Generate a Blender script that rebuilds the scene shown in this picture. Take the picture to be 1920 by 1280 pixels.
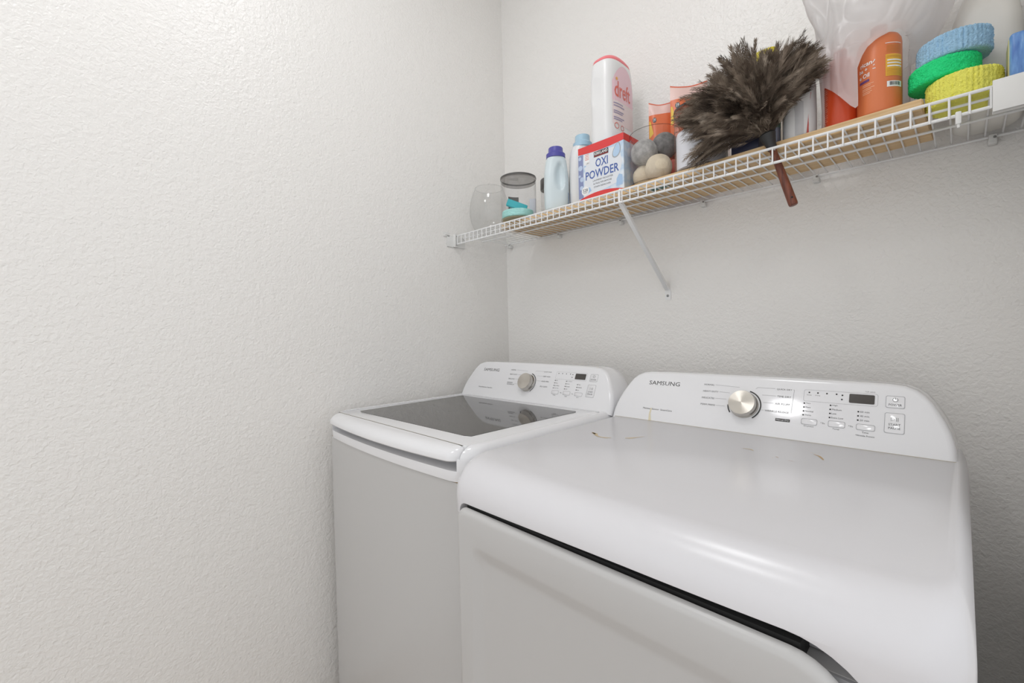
import bpy, bmesh, math, random
from mathutils import Vector, Matrix, noise as mnoise

for o in list(bpy.data.objects):
    bpy.data.objects.remove(o, do_unlink=True)
scn = bpy.context.scene
COL = scn.collection
random.seed(7)
PI = math.pi
sin, cos = math.sin, math.cos

# ------------------------------------------------------------------ camera
CAM = Vector((1.4571, -1.4096, 1.1761)); YAW, PITCH, ROLL, FPX = 0.7944, -0.0214, -0.0222, 828.76
f_ = Vector((-sin(YAW)*cos(PITCH), cos(YAW)*cos(PITCH), sin(PITCH)))
r0 = Vector((cos(YAW), sin(YAW), 0)); u0 = r0.cross(f_)
r_ = r0*cos(ROLL) + u0*sin(ROLL); u_ = u0*cos(ROLL) - r0*sin(ROLL)
cd = bpy.data.cameras.new('camera'); cam = bpy.data.objects.new('camera', cd); COL.objects.link(cam)
cd.sensor_fit = 'HORIZONTAL'; cd.sensor_width = 36; cd.lens = 36*FPX/1920
cd.clip_start = 0.02; cd.clip_end = 50
M = Matrix((r_, u_, -f_)).transposed().to_4x4(); M.translation = CAM
cam.matrix_world = M
scn.camera = cam

# ------------------------------------------------------------------ world, exposure
LAMP_POWER = 15.5      # ceiling dome emission
W = bpy.data.worlds.new('world'); scn.world = W; W.use_nodes = True
W.node_tree.nodes['Background'].inputs[0].default_value = (0.97, 0.985, 1.0, 1)
W.node_tree.nodes['Background'].inputs[1].default_value = 1.06
scn.view_settings.view_transform = 'Standard'; scn.view_settings.look = 'None'
scn.view_settings.exposure = 0.0; scn.view_settings.gamma = 1.0
scn.view_settings.use_curve_mapping = False

# ------------------------------------------------------------------ materials
def srgb(r, g, b):
    def c(v):
        v /= 255.0
        return v/12.92 if v <= 0.04045 else ((v+0.055)/1.055)**2.4
    return (c(r), c(g), c(b), 1)

def mat(name, col, rough=0.5, metal=0.0, spec=0.5, **kw):
    m = bpy.data.materials.new(name); m.use_nodes = True
    b = m.node_tree.nodes['Principled BSDF']
    b.inputs['Base Color'].default_value = col
    b.inputs['Roughness'].default_value = rough
    b.inputs['Metallic'].default_value = metal
    b.inputs['Specular IOR Level'].default_value = spec
    for k, v in kw.items():
        b.inputs[k].default_value = v
    return m

def N(m, t, **kw):
    n = m.node_tree.nodes.new(t)
    for k, v in kw.items():
        setattr(n, k, v)
    return n

def noise_bump(m, scale, dist, detail=3, strength=1.0, rough=0.5, stretch=None):
    nt = m.node_tree; b = nt.nodes['Principled BSDF']
    tc = N(m, 'ShaderNodeTexCoord'); nz = N(m, 'ShaderNodeTexNoise'); bp = N(m, 'ShaderNodeBump')
    nz.inputs['Scale'].default_value = scale; nz.inputs['Detail'].default_value = detail
    nz.inputs['Roughness'].default_value = rough
    bp.inputs['Distance'].default_value = dist; bp.inputs['Strength'].default_value = strength
    src = tc.outputs['Object']
    if stretch:
        mp = N(m, 'ShaderNodeMapping'); mp.inputs['Scale'].default_value = stretch
        nt.links.new(src, mp.inputs['Vector']); src = mp.outputs['Vector']
    nt.links.new(src, nz.inputs['Vector'])
    nt.links.new(nz.outputs['Fac'], bp.inputs['Height'])
    nt.links.new(bp.outputs['Normal'], b.inputs['Normal'])
    return nz

def noise_color(m, stops, scale, detail=4, stretch=None, dist=0.0, rough=0.5):
    nt = m.node_tree; b = nt.nodes['Principled BSDF']
    tc = N(m, 'ShaderNodeTexCoord'); nz = N(m, 'ShaderNodeTexNoise'); cr = N(m, 'ShaderNodeValToRGB')
    nz.inputs['Scale'].default_value = scale; nz.inputs['Detail'].default_value = detail
    nz.inputs['Distortion'].default_value = dist; nz.inputs['Roughness'].default_value = rough
    src = tc.outputs['Object']
    if stretch:
        mp = N(m, 'ShaderNodeMapping'); mp.inputs['Scale'].default_value = stretch
        nt.links.new(src, mp.inputs['Vector']); src = mp.outputs['Vector']
    nt.links.new(src, nz.inputs['Vector'])
    el = cr.color_ramp.elements
    while len(el) < len(stops): el.new(0.5)
    for e, (p, c) in zip(el, stops): e.position = p; e.color = c
    nt.links.new(nz.outputs['Fac'], cr.inputs['Fac'])
    nt.links.new(cr.outputs['Color'], b.inputs['Base Color'])
    return cr

# textured wall paint (orange-peel), satin
MW = mat('wall_paint', srgb(241, 239, 236), 0.30, spec=0.42)
def wall_bump(m):
    nt = m.node_tree; b = nt.nodes['Principled BSDF']
    tc = N(m, 'ShaderNodeTexCoord')
    n1 = N(m, 'ShaderNodeTexNoise'); n1.inputs['Scale'].default_value = 118; n1.inputs['Detail'].default_value = 2.5; n1.inputs['Distortion'].default_value = 0.6
    n2 = N(m, 'ShaderNodeTexNoise'); n2.inputs['Scale'].default_value = 46; n2.inputs['Detail'].default_value = 2
    ad = N(m, 'ShaderNodeMath', operation='ADD'); ml = N(m, 'ShaderNodeMath', operation='MULTIPLY'); ml.inputs[1].default_value = 0.8
    bp = N(m, 'ShaderNodeBump'); bp.inputs['Distance'].default_value = 0.0029; bp.inputs['Strength'].default_value = 0.72
    for n in (n1, n2): nt.links.new(tc.outputs['Object'], n.inputs['Vector'])
    nt.links.new(n2.outputs['Fac'], ml.inputs[0]); nt.links.new(n1.outputs['Fac'], ad.inputs[0]); nt.links.new(ml.outputs[0], ad.inputs[1])
    nt.links.new(ad.outputs[0], bp.inputs['Height']); nt.links.new(bp.outputs['Normal'], b.inputs['Normal'])
wall_bump(MW)
MCEIL = mat('ceiling_paint', srgb(235, 234, 231), 0.8)
MFLOOR = mat('floor_tile', srgb(188, 168, 146), 0.5)
noise_color(MFLOOR, [(0.3, srgb(168, 152, 136)), (0.7, srgb(192, 176, 160))], 4)
MBASE = mat('baseboard_paint', srgb(236, 235, 232), 0.45)
def emis(name, col, s):
    m = mat(name, col, 0.4); b = m.node_tree.nodes['Principled BSDF']
    b.inputs['Emission Color'].default_value = col; b.inputs['Emission Strength'].default_value = s
    return m
MLAMP = emis('lamp_glass', (0.98, 0.985, 1.0, 1), LAMP_POWER)
MENAM = mat('white_enamel', srgb(222, 221, 224), 0.25, spec=0.5)
MPLAS = mat('white_gloss_plastic', srgb(234, 234, 236), 0.09, spec=0.5)
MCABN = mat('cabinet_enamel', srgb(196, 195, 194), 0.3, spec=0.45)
MGLID = mat('smoked_lid_glass', srgb(62, 60, 58), 0.035, spec=0.5)
MBLK = mat('black_parts_and_slot_shade', srgb(28, 28, 28), 0.7)  # black small parts, and the shade painted into the dryer's door slot
MGREYP = mat('grey_recess_plastic', srgb(170, 170, 172), 0.45)
MDIRT = mat('tan_grime', srgb(150, 122, 72), 0.8)
MSEAMD = mat('pale_grime', srgb(176, 166, 142), 0.7)
MINK = mat('dark_print', srgb(62, 60, 60), 0.5)
MINK2 = mat('grey_print', srgb(96, 96, 98), 0.5)
MINKL = mat('light_grey_print', srgb(165, 165, 168), 0.5)
MWHITE = mat('white_print', srgb(240, 240, 240), 0.5)
MDISP = mat('display_window', srgb(70, 66, 63), 0.12)
MSEAM = mat('button_seam', srgb(170, 170, 173), 0.5)
MKNOB = mat('brushed_steel', srgb(205, 200, 192), 0.30, 1.0)
bk = MKNOB.node_tree.nodes['Principled BSDF']
bk.inputs['Anisotropic'].default_value = 0.85
tg = N(MKNOB, 'ShaderNodeTangent'); tg.direction_type = 'RADIAL'; tg.axis = 'Z'
MKNOB.node_tree.links.new(tg.outputs[0], bk.inputs['Tangent'])
MKNOBS = mat('satin_steel', srgb(196, 192, 186), 0.32, 1.0)
MWIRE = mat('white_wire_coating', srgb(238, 238, 238), 0.35)
MCLIP = mat('white_clip_plastic', srgb(228, 228, 226), 0.45)
MSTEEL = mat('screw_steel', srgb(150, 150, 150), 0.35, 0.9)
MWOOD = mat('pale_pine', srgb(214, 180, 134), 0.55)
noise_color(MWOOD, [(0.25, srgb(201, 164, 116)), (0.5, srgb(218, 186, 140)), (0.8, srgb(228, 200, 160))], 9, 5, (1.0, 14, 14), 0.4)
MHANDLE = mat('reddish_wood', srgb(112, 58, 40), 0.4)
noise_color(MHANDLE, [(0.3, srgb(78, 38, 26)), (0.55, srgb(122, 66, 46)), (0.8, srgb(140, 82, 58))], 22, 4, (8, 8, 0.7))
MFERR = mat('black_ferrule', srgb(40, 40, 40), 0.45)
def thin_glass(name, tint, ref=1.0, rough=0.02, trans=0.97):
    m = bpy.data.materials.new(name); m.use_nodes = True; nt = m.node_tree
    for n in list(nt.nodes): nt.nodes.remove(n)
    out = N(m, 'ShaderNodeOutputMaterial'); mx = N(m, 'ShaderNodeMixShader'); tr = N(m, 'ShaderNodeBsdfTransparent'); gl = N(m, 'ShaderNodeBsdfGlossy'); lw = N(m, 'ShaderNodeLayerWeight'); pw = N(m, 'ShaderNodeMath', operation='POWER'); fr = N(m, 'ShaderNodeMath', operation='MULTIPLY_ADD')
    tr.inputs[0].default_value = (tint[0]*trans, tint[1]*trans, tint[2]*trans, 1); gl.inputs['Roughness'].default_value = rough
    lw.inputs['Blend'].default_value = 0.5; pw.inputs[1].default_value = 5.0; fr.inputs[1].default_value = 0.85; fr.inputs[2].default_value = 0.045*ref
    nt.links.new(lw.outputs['Facing'], pw.inputs[0]); nt.links.new(pw.outputs[0], fr.inputs[0])
    nt.links.new(fr.outputs[0], mx.inputs[0]); nt.links.new(tr.outputs[0], mx.inputs[1]); nt.links.new(gl.outputs[0], mx.inputs[2]); nt.links.new(mx.outputs[0], out.inputs[0])
    return m
MCLEAR = thin_glass('clear_acrylic', (0.975, 0.975, 0.98))
MBOWL = thin_glass('clear_bowl_glass', (0.982, 0.985, 0.985))
MSMOKE = thin_glass('smoked_acrylic', (0.70, 0.69, 0.68))
MRIM = mat('smoked_rim', srgb(70, 68, 68), 0.2)

# ------------------------------------------------------------------ object helpers
ORG = {}
# print too fine to pick apart stays one part
STUFF = {'cycle_lettering', 'feature_lettering', 'leader_lines', 'button_lettering', 'text_lines', 'fine_print', 'small_print', 'small_lettering', 'barcode', 'jar_edges', 'badge_lettering', 'tag_lettering', 'title_lettering', 'brand_lettering', 'lettering', 'flag_stripes', 'label_bars', 'round_icons', 'blue_splash', 'bubbles'}
def tag(o, label=None, cat=None, group=None, kind=None):
    if label: o['label'] = label
    if cat: o['category'] = cat
    if group: o['group'] = group
    if kind: o['kind'] = kind
    return o

def thing(name, loc, label, cat, group=None):
    o = bpy.data.objects.new(name, None); COL.objects.link(o); o.location = loc
    o.empty_display_size = 0.05
    ORG[o.name] = Vector(loc)
    return tag(o, label, cat, group)

def smooth(me, ang=40):
    bm = bmesh.new(); bm.from_mesh(me)
    bmesh.ops.recalc_face_normals(bm, faces=bm.faces)
    for f in bm.faces: f.smooth = True
    for e in bm.edges:
        if len(e.link_faces) == 2:
            e.smooth = e.calc_face_angle(0) < math.radians(ang)
    bm.to_mesh(me); bm.free()

def obj(name, geo, m, parent=None, label=None, origin=None, ang=40, sm=True):
    """geo: bmesh or (verts, faces) in world coordinates"""
    me = bpy.data.meshes.new(name)
    if isinstance(geo, bmesh.types.BMesh):
        geo.to_mesh(me); geo.free()
    else:
        me.from_pydata([tuple(v) for v in geo[0]], [], geo[1]); me.update()
    bmx = bmesh.new(); bmx.from_mesh(me)
    lv = [v for v in bmx.verts if not v.link_faces]
    if lv: bmesh.ops.delete(bmx, geom=lv, context='VERTS'); bmx.to_mesh(me)
    bmx.free()
    if sm: smooth(me, ang)
    if m is not None:
        for mm in (m if isinstance(m, (list, tuple)) else [m]): me.materials.append(mm)
    o = bpy.data.objects.new(name, me); COL.objects.link(o)
    if parent is not None:
        org = ORG[parent.name]; o.parent = parent
        me.transform(Matrix.Translation(-org)); ORG[o.name] = org.copy()
    else:
        if origin is None:
            vs = [v.co for v in me.vertices]
            origin = Vector(((min(v.x for v in vs)+max(v.x for v in vs))/2, (min(v.y for v in vs)+max(v.y for v in vs))/2, min(v.z for v in vs)))
        origin = Vector(origin)
        me.transform(Matrix.Translation(-origin)); o.location = origin; ORG[o.name] = origin
    if label: o['label'] = label
    if parent is not None and name in STUFF: o['kind'] = 'stuff'
    return o

def bake(o):
    """evaluate the modifiers into the mesh"""
    bpy.context.view_layer.update()
    dg = bpy.context.evaluated_depsgraph_get()
    me = bpy.data.meshes.new_from_object(o.evaluated_get(dg))
    old = o.data; o.modifiers.clear(); o.data = me; me.name = old.name
    bpy.data.meshes.remove(old)

def cut(o, cutters, bevel=0, seg=3, ang=40):
    tmp = []
    for g in cutters:
        c = obj('cutter', g, None, sm=False); tmp.append(c)
        bmx = bmesh.new(); bmx.from_mesh(c.data); bmesh.ops.recalc_face_normals(bmx, faces=bmx.faces); bmx.to_mesh(c.data); bmx.free()
        md = o.modifiers.new('cut', 'BOOLEAN'); md.object = c; md.operation = 'DIFFERENCE'; md.solver = 'EXACT'
    if bevel:
        md = o.modifiers.new('bev', 'BEVEL'); md.width = bevel; md.segments = seg; md.limit_method = 'ANGLE'; md.angle_limit = math.radians(50)
    bake(o); smooth(o.data, ang)
    for c in tmp:
        me = c.data; bpy.data.objects.remove(c, do_unlink=True); bpy.data.meshes.remove(me)

def box(x0, x1, y0, y1, z0, z1, bev=0, seg=2):
    bm = bmesh.new()
    vs = [bm.verts.new(p) for p in ((x0,y0,z0),(x1,y0,z0),(x1,y1,z0),(x0,y1,z0),(x0,y0,z1),(x1,y0,z1),(x1,y1,z1),(x0,y1,z1))]
    for q in ((3,2,1,0),(4,5,6,7),(0,1,5,4),(1,2,6,5),(2,3,7,6),(3,0,4,7)): bm.faces.new([vs[i] for i in q])
    if bev:
        bmesh.ops.bevel(bm, geom=bm.edges[:], offset=bev, segments=seg, affect='EDGES', profile=0.5)
    return bm

def join(*gs):
    bm = bmesh.new()
    for g in gs:
        if isinstance(g, bmesh.types.BMesh):
            me = bpy.data.meshes.new('tmp'); g.to_mesh(me); g.free(); bm.from_mesh(me); bpy.data.meshes.remove(me)
        else:
            vs = [bm.verts.new(v) for v in g[0]]
            for f in g[1]:
                try: bm.faces.new([vs[i] for i in f])
                except ValueError: pass
    return bm

def rings(rs, cap0=True, cap1=True, closed=True):
    """loft a list of equally long rings of points"""
    vs = []; fs = []; n = len(rs[0])
    for r in rs: vs += [Vector(p) for p in r]
    for k in range(len(rs)-1):
        for i in range(n if closed else n-1):
            j = (i+1) % n
            fs.append((k*n+i, k*n+j, (k+1)*n+j, (k+1)*n+i))
    if cap0: fs.append(tuple(range(n))[::-1])
    if cap1: fs.append(tuple(range((len(rs)-1)*n, len(rs)*n)))
    return vs, fs

def lathe(cx, cy, prof, n=40, cap0=True, cap1=True):
    return rings([[(cx+r*cos(2*PI*i/n), cy+r*sin(2*PI*i/n), z) for i in range(n)] for r, z in prof], cap0, cap1)

def sellipse(cx, cy, z, a, b, n=2.0, k=40):
    out = []
    for i in range(k):
        t = 2*PI*i/k; c, s = cos(t), sin(t)
        out.append((cx + a*math.copysign(abs(c)**(2/n), c), cy + b*math.copysign(abs(s)**(2/n), s), z))
    return out

def tube(path, r, n=6, cap=True):
    P = [Vector(p) for p in path]; rs = []
    prev = None
    for i, p in enumerate(P):
        d = (P[min(i+1, len(P)-1)] - P[max(i-1, 0)]).normalized()
        if prev is None:
            a = Vector((0, 0, 1)) if abs(d.z) < 0.9 else Vector((1, 0, 0))
            s = d.cross(a).normalized()
        else:
            s = (prev - d*prev.dot(d)).normalized()
        prev = s; t = d.cross(s)
        rr = r[i] if isinstance(r, (list, tuple)) else r
        rs.append([p + s*rr*cos(2*PI*k/n) + t*rr*sin(2*PI*k/n) for k in range(n)])
    return rings(rs, cap, cap)

def plan(x0, x1, yf, yb, rf=0.03, rb=0.01, bow=0.0, n=6, nf=14):
    """rounded rectangle seen from above, the front (yf, smaller y) may bow out"""
    pts = []
    cxm, hw = (x0+x1)/2, (x1-x0)/2
    def by(x): return -bow*(1-((x-cxm)/hw)**2)
    for i in range(n+1):
        a = PI + (PI/2)*i/n
        x = x0+rf+rf*cos(a); y = yf+rf+rf*sin(a); pts.append((x, y+by(x)))
    for i in range(1, nf):
        x = x0+rf+(x1-x0-2*rf)*i/nf; pts.append((x, yf+by(x)))
    for i in range(n+1):
        a = 1.5*PI + (PI/2)*i/n
        x = x1-rf+rf*cos(a); y = yf+rf+rf*sin(a); pts.append((x, y+by(x)))
    for i in range(n+1):
        a = (PI/2)*i/n
        pts.append((x1-rb+rb*cos(a), yb-rb+rb*sin(a)))
    for i in range(n+1):
        a = PI/2 + (PI/2)*i/n
        pts.append((x0+rb+rb*cos(a), yb-rb+rb*sin(a)))
    return pts

def slab(x0, x1, yf, yb, z0, z1, rf, rb, bow, fr, sr, zr, seg=7, br=0.0, bi=0.01):
    """plan body with the top edge rolled over: fr inset at the front, sr at the sides, zr drop"""
    rs = [[(x, y, z0) for x, y in plan(x0, x1, yf, yb, rf, rb, bow)]]
    if br:
        rs = [[(x, y, z0) for x, y in plan(x0+br, x1-br, yf+br, yb, rf, rb, bow)], [(x, y, z0+br) for x, y in plan(x0, x1, yf, yb, rf, rb, bow)]]
    for k in range(seg+1):
        ph = (PI/2)*k/seg
        fi, si, z = fr*(1-cos(ph)), sr*(1-cos(ph)), z1-zr*(1-sin(ph))
        rs.append([(x, y, z) for x, y in plan(x0+si, x1-si, yf+fi, yb-min(si, bi), max(rf-0.3*si, 0.006), rb, bow)])
    return rings(rs)

def text_geo(s, w, h, align='L', bold=0.0, shear=0.0):
    """flat lettering in the (u,v) plane fitted to width w and height h; returns verts(u,v), faces"""
    cu = bpy.data.curves.new('t', 'FONT'); cu.body = s; cu.resolution_u = 2; cu.offset = bold; cu.shear = shear
    o = bpy.data.objects.new('t', cu); COL.objects.link(o)
    bpy.context.view_layer.update(); dg = bpy.context.evaluated_depsgraph_get()
    me = bpy.data.meshes.new_from_object(o.evaluated_get(dg))
    vs = [(v.co.x, v.co.y) for v in me.vertices]; fs = [tuple(p.vertices) for p in me.polygons]
    bpy.data.objects.remove(o, do_unlink=True); bpy.data.curves.remove(cu); bpy.data.meshes.remove(me)
    x0 = min(v[0] for v in vs); x1 = max(v[0] for v in vs); y0 = min(v[1] for v in vs); y1 = max(v[1] for v in vs)
    sc = h/(y1-y0); sx = (w/(x1-x0)) if w else sc
    tw = (x1-x0)*sx; off = {'L': 0, 'R': -tw, 'C': -tw/2}[align]
    return [((x-x0)*sx+off, (y-y0)*sc) for x, y in vs], fs

def rect_geo(u0, v0, u1, v1, nu=1, nv=1):
    vs = [(u0+(u1-u0)*i/nu, v0+(v1-v0)*j/nv) for j in range(nv+1) for i in range(nu+1)]
    fs = [(j*(nu+1)+i, j*(nu+1)+i+1, (j+1)*(nu+1)+i+1, (j+1)*(nu+1)+i) for j in range(nv) for i in range(nu)]
    return vs, fs

def rrect_pts(u0, v0, u1, v1, r, n=4):
    pts = []
    for cx, cy, a0 in ((u1-r, v1-r, 0), (u0+r, v1-r, PI/2), (u0+r, v0+r, PI), (u1-r, v0+r, 1.5*PI)):
        for i in range(n+1):
            a = a0+(PI/2)*i/n; pts.append((cx+r*cos(a), cy+r*sin(a)))
    return pts

def outline_geo(pts, w):
    """closed thin frame of width w inside the outline pts"""
    cx = sum(p[0] for p in pts)/len(pts); cy = sum(p[1] for p in pts)/len(pts); n = len(pts)
    hx = max(abs(p[0]-cx) for p in pts); hy = max(abs(p[1]-cy) for p in pts)
    ins = [(cx+(p[0]-cx)*(1-w/hx), cy+(p[1]-cy)*(1-w/hy)) for p in pts]
    return pts+ins, [(i, (i+1) % n, n+(i+1) % n, n+i) for i in range(n)]

def poly_geo(pts): return list(pts), [tuple(range(len(pts)))]
def shift(g, du, dv): return [(u+du, v+dv) for u, v in g[0]], g[1]
def merge(gs):
    vs, fs = [], []
    for v, f in gs:
        k = len(vs); vs += list(v); fs += [tuple(i+k for i in q) for q in f]
    return vs, fs
def disc_pts(cx, cy, r, n=20, a0=0, a1=2*PI, ry=None):
    ry = ry or r
    return [(cx+r*cos(a0+(a1-a0)*i/n), cy+ry*sin(a0+(a1-a0)*i/n)) for i in range(n)]
def arc_geo(cx, cy, r0, r1, a0, a1, n=24):
    vs = []
    for i in range(n+1):
        a = a0+(a1-a0)*i/n; vs += [(cx+r0*cos(a), cy+r0*sin(a)), (cx+r1*cos(a), cy+r1*sin(a))]
    return vs, [(2*i, 2*i+1, 2*i+3, 2*i+2) for i in range(n)]

# ------------------------------------------------------------------ the room
XR, CEIL, YF, XH = 1.57, 2.74, -2.9, 2.9
def struct(name, geo, m, label=None, **kw):
    o = obj(name, geo, m, sm=False, **kw); o['kind'] = 'structure'
    if label: o['label'] = label
    return o
def wallmap(o): return o
struct('floor', box(-0.1, XH+0.1, YF-0.1, 0.1, -0.1, 0), MFLOOR, 'beige floor of the laundry room')
struct('ceiling', box(-0.1, XH+0.1, YF-0.1, 0.1, CEIL, CEIL+0.1), MCEIL, 'white flat ceiling of the laundry room')
struct('wall_left', box(-0.1, 0, YF-0.1, 0.1, 0, CEIL), MW, 'white textured wall left of the washer', origin=(0, 0, 0))
struct('wall_back', box(0, XH+0.1, 0, 0.1, 0, CEIL), MW, 'white textured wall behind the machines and shelf', origin=(0, 0, 0))
struct('wall_right', box(XR, XR+0.12, -0.62, 0, 0, CEIL), MW, 'short white textured wall right of the dryer', origin=(0, 0, 0))
struct('baseboard_back', box(0, XR, -0.014, 0, 0, 0.085, 0.003), MBASE, 'white baseboard along the back wall')

def ceiling_lamp(x, y, r, m, label):
    t = thing('ceiling_light', (x, y, CEIL-0.1), label, 'ceiling light')
    obj('base_plate', lathe(x, y, [(r*0.9, CEIL-0.001), (r+0.012, CEIL-0.001), (r+0.012, CEIL-0.022), (r*0.9, CEIL-0.024)], 40), MBASE, t)
    obj('glass_dome', lathe(x, y, [(r*cos(a), CEIL-0.024-0.075*sin(a)) for a in [PI/2*k/9 for k in range(9)]]+[(0.004, CEIL-0.0995)], 40, False), m, t)
ceiling_lamp(0.80, -0.98, 0.165, MLAMP, 'round flush ceiling light with white glass dome nearer the shelf wall')
ceiling_lamp(0.76, -1.80, 0.165, MLAMP, 'round flush ceiling light with white glass dome farther from the shelf')

# ------------------------------------------------------------------ machines
TILT = math.radians(25.8); CT, ST = cos(TILT), sin(TILT)

class Face:
    """console face: u to the right from the console centre line, v up the slope, d out of the face"""
    def __init__(s, xc, y0, z0): s.xc, s.y0, s.z0 = xc, y0, z0
    def __call__(s, u, v, d=0.0):
        return Vector((s.xc-0.338+u, s.y0+v*ST-d*CT, s.z0+v*CT+d*ST))
    def geo(s, g, d=0.0004):
        return [s(u, v, d) for u, v in g[0]], g[1]
    def prism(s, pts, d0, d1, bev=0.0):
        a = [s(u, v, d0) for u, v in pts]; rs = [a]
        cx = sum(p[0] for p in pts)/len(pts); cy = sum(p[1] for p in pts)/len(pts)
        hx = max(abs(p[0]-cx) for p in pts); hy = max(abs(p[1]-cy) for p in pts)
        if bev:
            rs.append([s(u, v, d1-bev) for u, v in pts])
            rs.append([s(cx+(u-cx)*(1-bev/hx), cy+(v-cy)*(1-bev/hy), d1) for u, v in pts])
        else: rs.append([s(u, v, d1) for u, v in pts])
        return rings(rs)

HALF = [(0.3465, -0.006), (0.3463, 0.005), (0.3455, 0.022), (0.3425, 0.0385), (0.338, 0.055), (0.331, 0.073), (0.322, 0.0915), (0.313, 0.108), (0.304, 0.1205), (0.292, 0.131), (0.275, 0.1385), (0.253, 0.1415), (0.20, 0.1428), (0.1, 0.1435)]
OUT = [(u+0.338, v) for u, v in HALF] + [(0.338, 0.1437)] + [(0.338-u, v) for u, v in HALF[::-1]]

def console(F, yback, t, texts):
    n = len(OUT)
    cx, cy = 0.338, 0.06
    def inset(k, d):  # shrink outline (not the base)
        o = []
        for i, (u, v) in enumerate(OUT):
            a = OUT[max(i-1, 0)]; b = OUT[min(i+1, n-1)]
            tx, ty = b[0]-a[0], b[1]-a[1]; L = math.hypot(tx, ty); nx, ny = ty/L, -tx/L
            w = k
            o.append((u-nx*w, v-ny*w if v > 0.0 else v))
        return o
    rs = []
    for k, d in ((0.012, 0.0), (0.0075, -0.0012), (0.0035, -0.0038), (0.0010, -0.0075), (0.0, -0.012)):
        rs.append([F(u, v, d) for u, v in inset(k, d)])
    last = rs[-1]
    for fr, sh in ((0.5, 0.0), (0.9, 0.001), (1.0, 0.008)):
        rs.append([Vector((p.x+(F.xc-p.x)*sh*0.6, p.y+(yback-p.y)*fr, p.z-(sh if p.z > F.z0+0.05 else 0))) for p in last])
    c = obj('console', rings(rs), MPLAS, t, 'white gloss control console', ang=50)
    # knob
    ku, kv = 0.333, 0.0665
    def kn(r, d, n=48): return [F(ku+r*cos(2*PI*i/n), kv+r*sin(2*PI*i/n), d) for i in range(n)]
    k = obj('knob', rings([kn(0.031, 0.0), kn(0.031, 0.004), kn(0.0295, 0.006), kn(0.0290, 0.020), kn(0.0280, 0.0222)], True, False), MKNOBS, c, 'brushed steel cycle dial', ang=30)
    # dial face has its own local frame so that the brushing runs round it
    me = bpy.data.meshes.new('dial_face'); bm = bmesh.new()
    vs = [bm.verts.new((0.0280*cos(2*PI*i/64), 0.0280*sin(2*PI*i/64), 0)) for i in range(64)]
    ins = [bm.verts.new((0.001*cos(2*PI*i/64), 0.001*sin(2*PI*i/64), 0.0003)) for i in range(64)]
    for i in range(64): bm.faces.new((vs[i], vs[(i+1) % 64], ins[(i+1) % 64], ins[i]))
    bm.faces.new(ins); bm.to_mesh(me); bm.free(); me.materials.append(MKNOB)
    fo = bpy.data.objects.new('dial_face', me); COL.objects.link(fo); fo.parent = c
    R = Matrix((Vector((1, 0, 0)), Vector((0, ST, CT)), Vector((0, -CT, ST)))).transposed().to_4x4()
    R.translation = F(ku, kv, 0.0222) - ORG[c.name]; fo.matrix_local = R
    ORG[fo.name] = ORG[c.name]
    # dark ring arc and inner line on the knob's flank
    obj('dial_ring', F.geo(arc_geo(ku, kv, 0.0338, 0.0366, -PI*0.30, PI*0.42), 0.0006), MINK, c, sm=False)
    obj('dial_ring', F.geo(arc_geo(ku, kv, 0.0338, 0.0366, PI*1.02, PI*1.20, 8), 0.0006), MINK, c, sm=False)
    obj('dial_line', rings([[F(ku+0.0300*cos(a), kv+0.0300*sin(a), d) for a in [-PI*0.28+PI*0.6*i/24 for i in range(25)]] for d in (0.0062, 0.0074)], False, False, False), MBLK, c, sm=False)
    # brand and print
    obj('brand_lettering', F.geo(shift(text_geo('SAMSUNG', 0.086, 0.0112, bold=0.0), 0.086, 0.100)), MINK, c, 'dark grey SAMSUNG lettering', sm=False)
    g = []
    for s, u, v, w, h, al in texts['small']: g.append(shift(text_geo(s, w, h, al), u, v))
    obj('cycle_lettering', F.geo(merge(g)), MINK2, c, sm=False)
    g = []
    for s, u, v, w, h, al in texts['dark']: g.append(shift(text_geo(s, w, h, al), u, v))
    obj('feature_lettering', F.geo(merge(g)), MINK, c, sm=False)
    # thin leader lines
    g = []
    for (a, b) in texts['lines']:
        du, dv = b[0]-a[0], b[1]-a[1]; L = math.hypot(du, dv); nx, ny = -dv/L*0.0003, du/L*0.0003
        g.append(([(a[0]-nx, a[1]-ny), (b[0]-nx, b[1]-ny), (b[0]+nx, b[1]+ny), (a[0]+nx, a[1]+ny)], [(0, 1, 2, 3)]))
    g.append(outline_geo(rrect_pts(0.449, 0.0885, 0.5735, 0.1145, 0.004), 0.0004))
    obj('leader_lines', F.geo(merge(g)), MINKL, c, sm=False)
    # status lights
    for u, v in texts['leds']:
        obj('indicator', F.prism([(u-0.0013, v-0.0013), (u+0.0013, v-0.0013), (u+0.0013, v+0.0013), (u-0.0013, v+0.0013)], 0, 0.0005), MBLK, c, sm=False)
    # display
    obj('display', F.prism(rrect_pts(0.528, 0.0925, 0.5685, 0.1115, 0.002), 0, 0.0007), MDISP, c, 'small dark display window', sm=False)
    # buttons
    for (a, b, cc, d, r) in ((0.450, 0.0375, 0.477, 0.049, 0.003), (0.497, 0.0385, 0.524, 0.0502, 0.003), (0.543, 0.0388, 0.5708, 0.0495, 0.003), (0.586, 0.0893, 0.6128, 0.1122, 0.003), (0.5855, 0.0392, 0.6135, 0.0778, 0.003)):
        bt = obj('button', F.prism(rrect_pts(a, b, cc, d, r), 0, 0.0006, 0.0003), MPLAS, c)
        obj('button_edge', F.geo(outline_geo(rrect_pts(a-0.0008, b-0.0008, cc+0.0008, d+0.0008, r), 0.0008), 0.0005), MSEAM, bt, sm=False)
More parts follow.
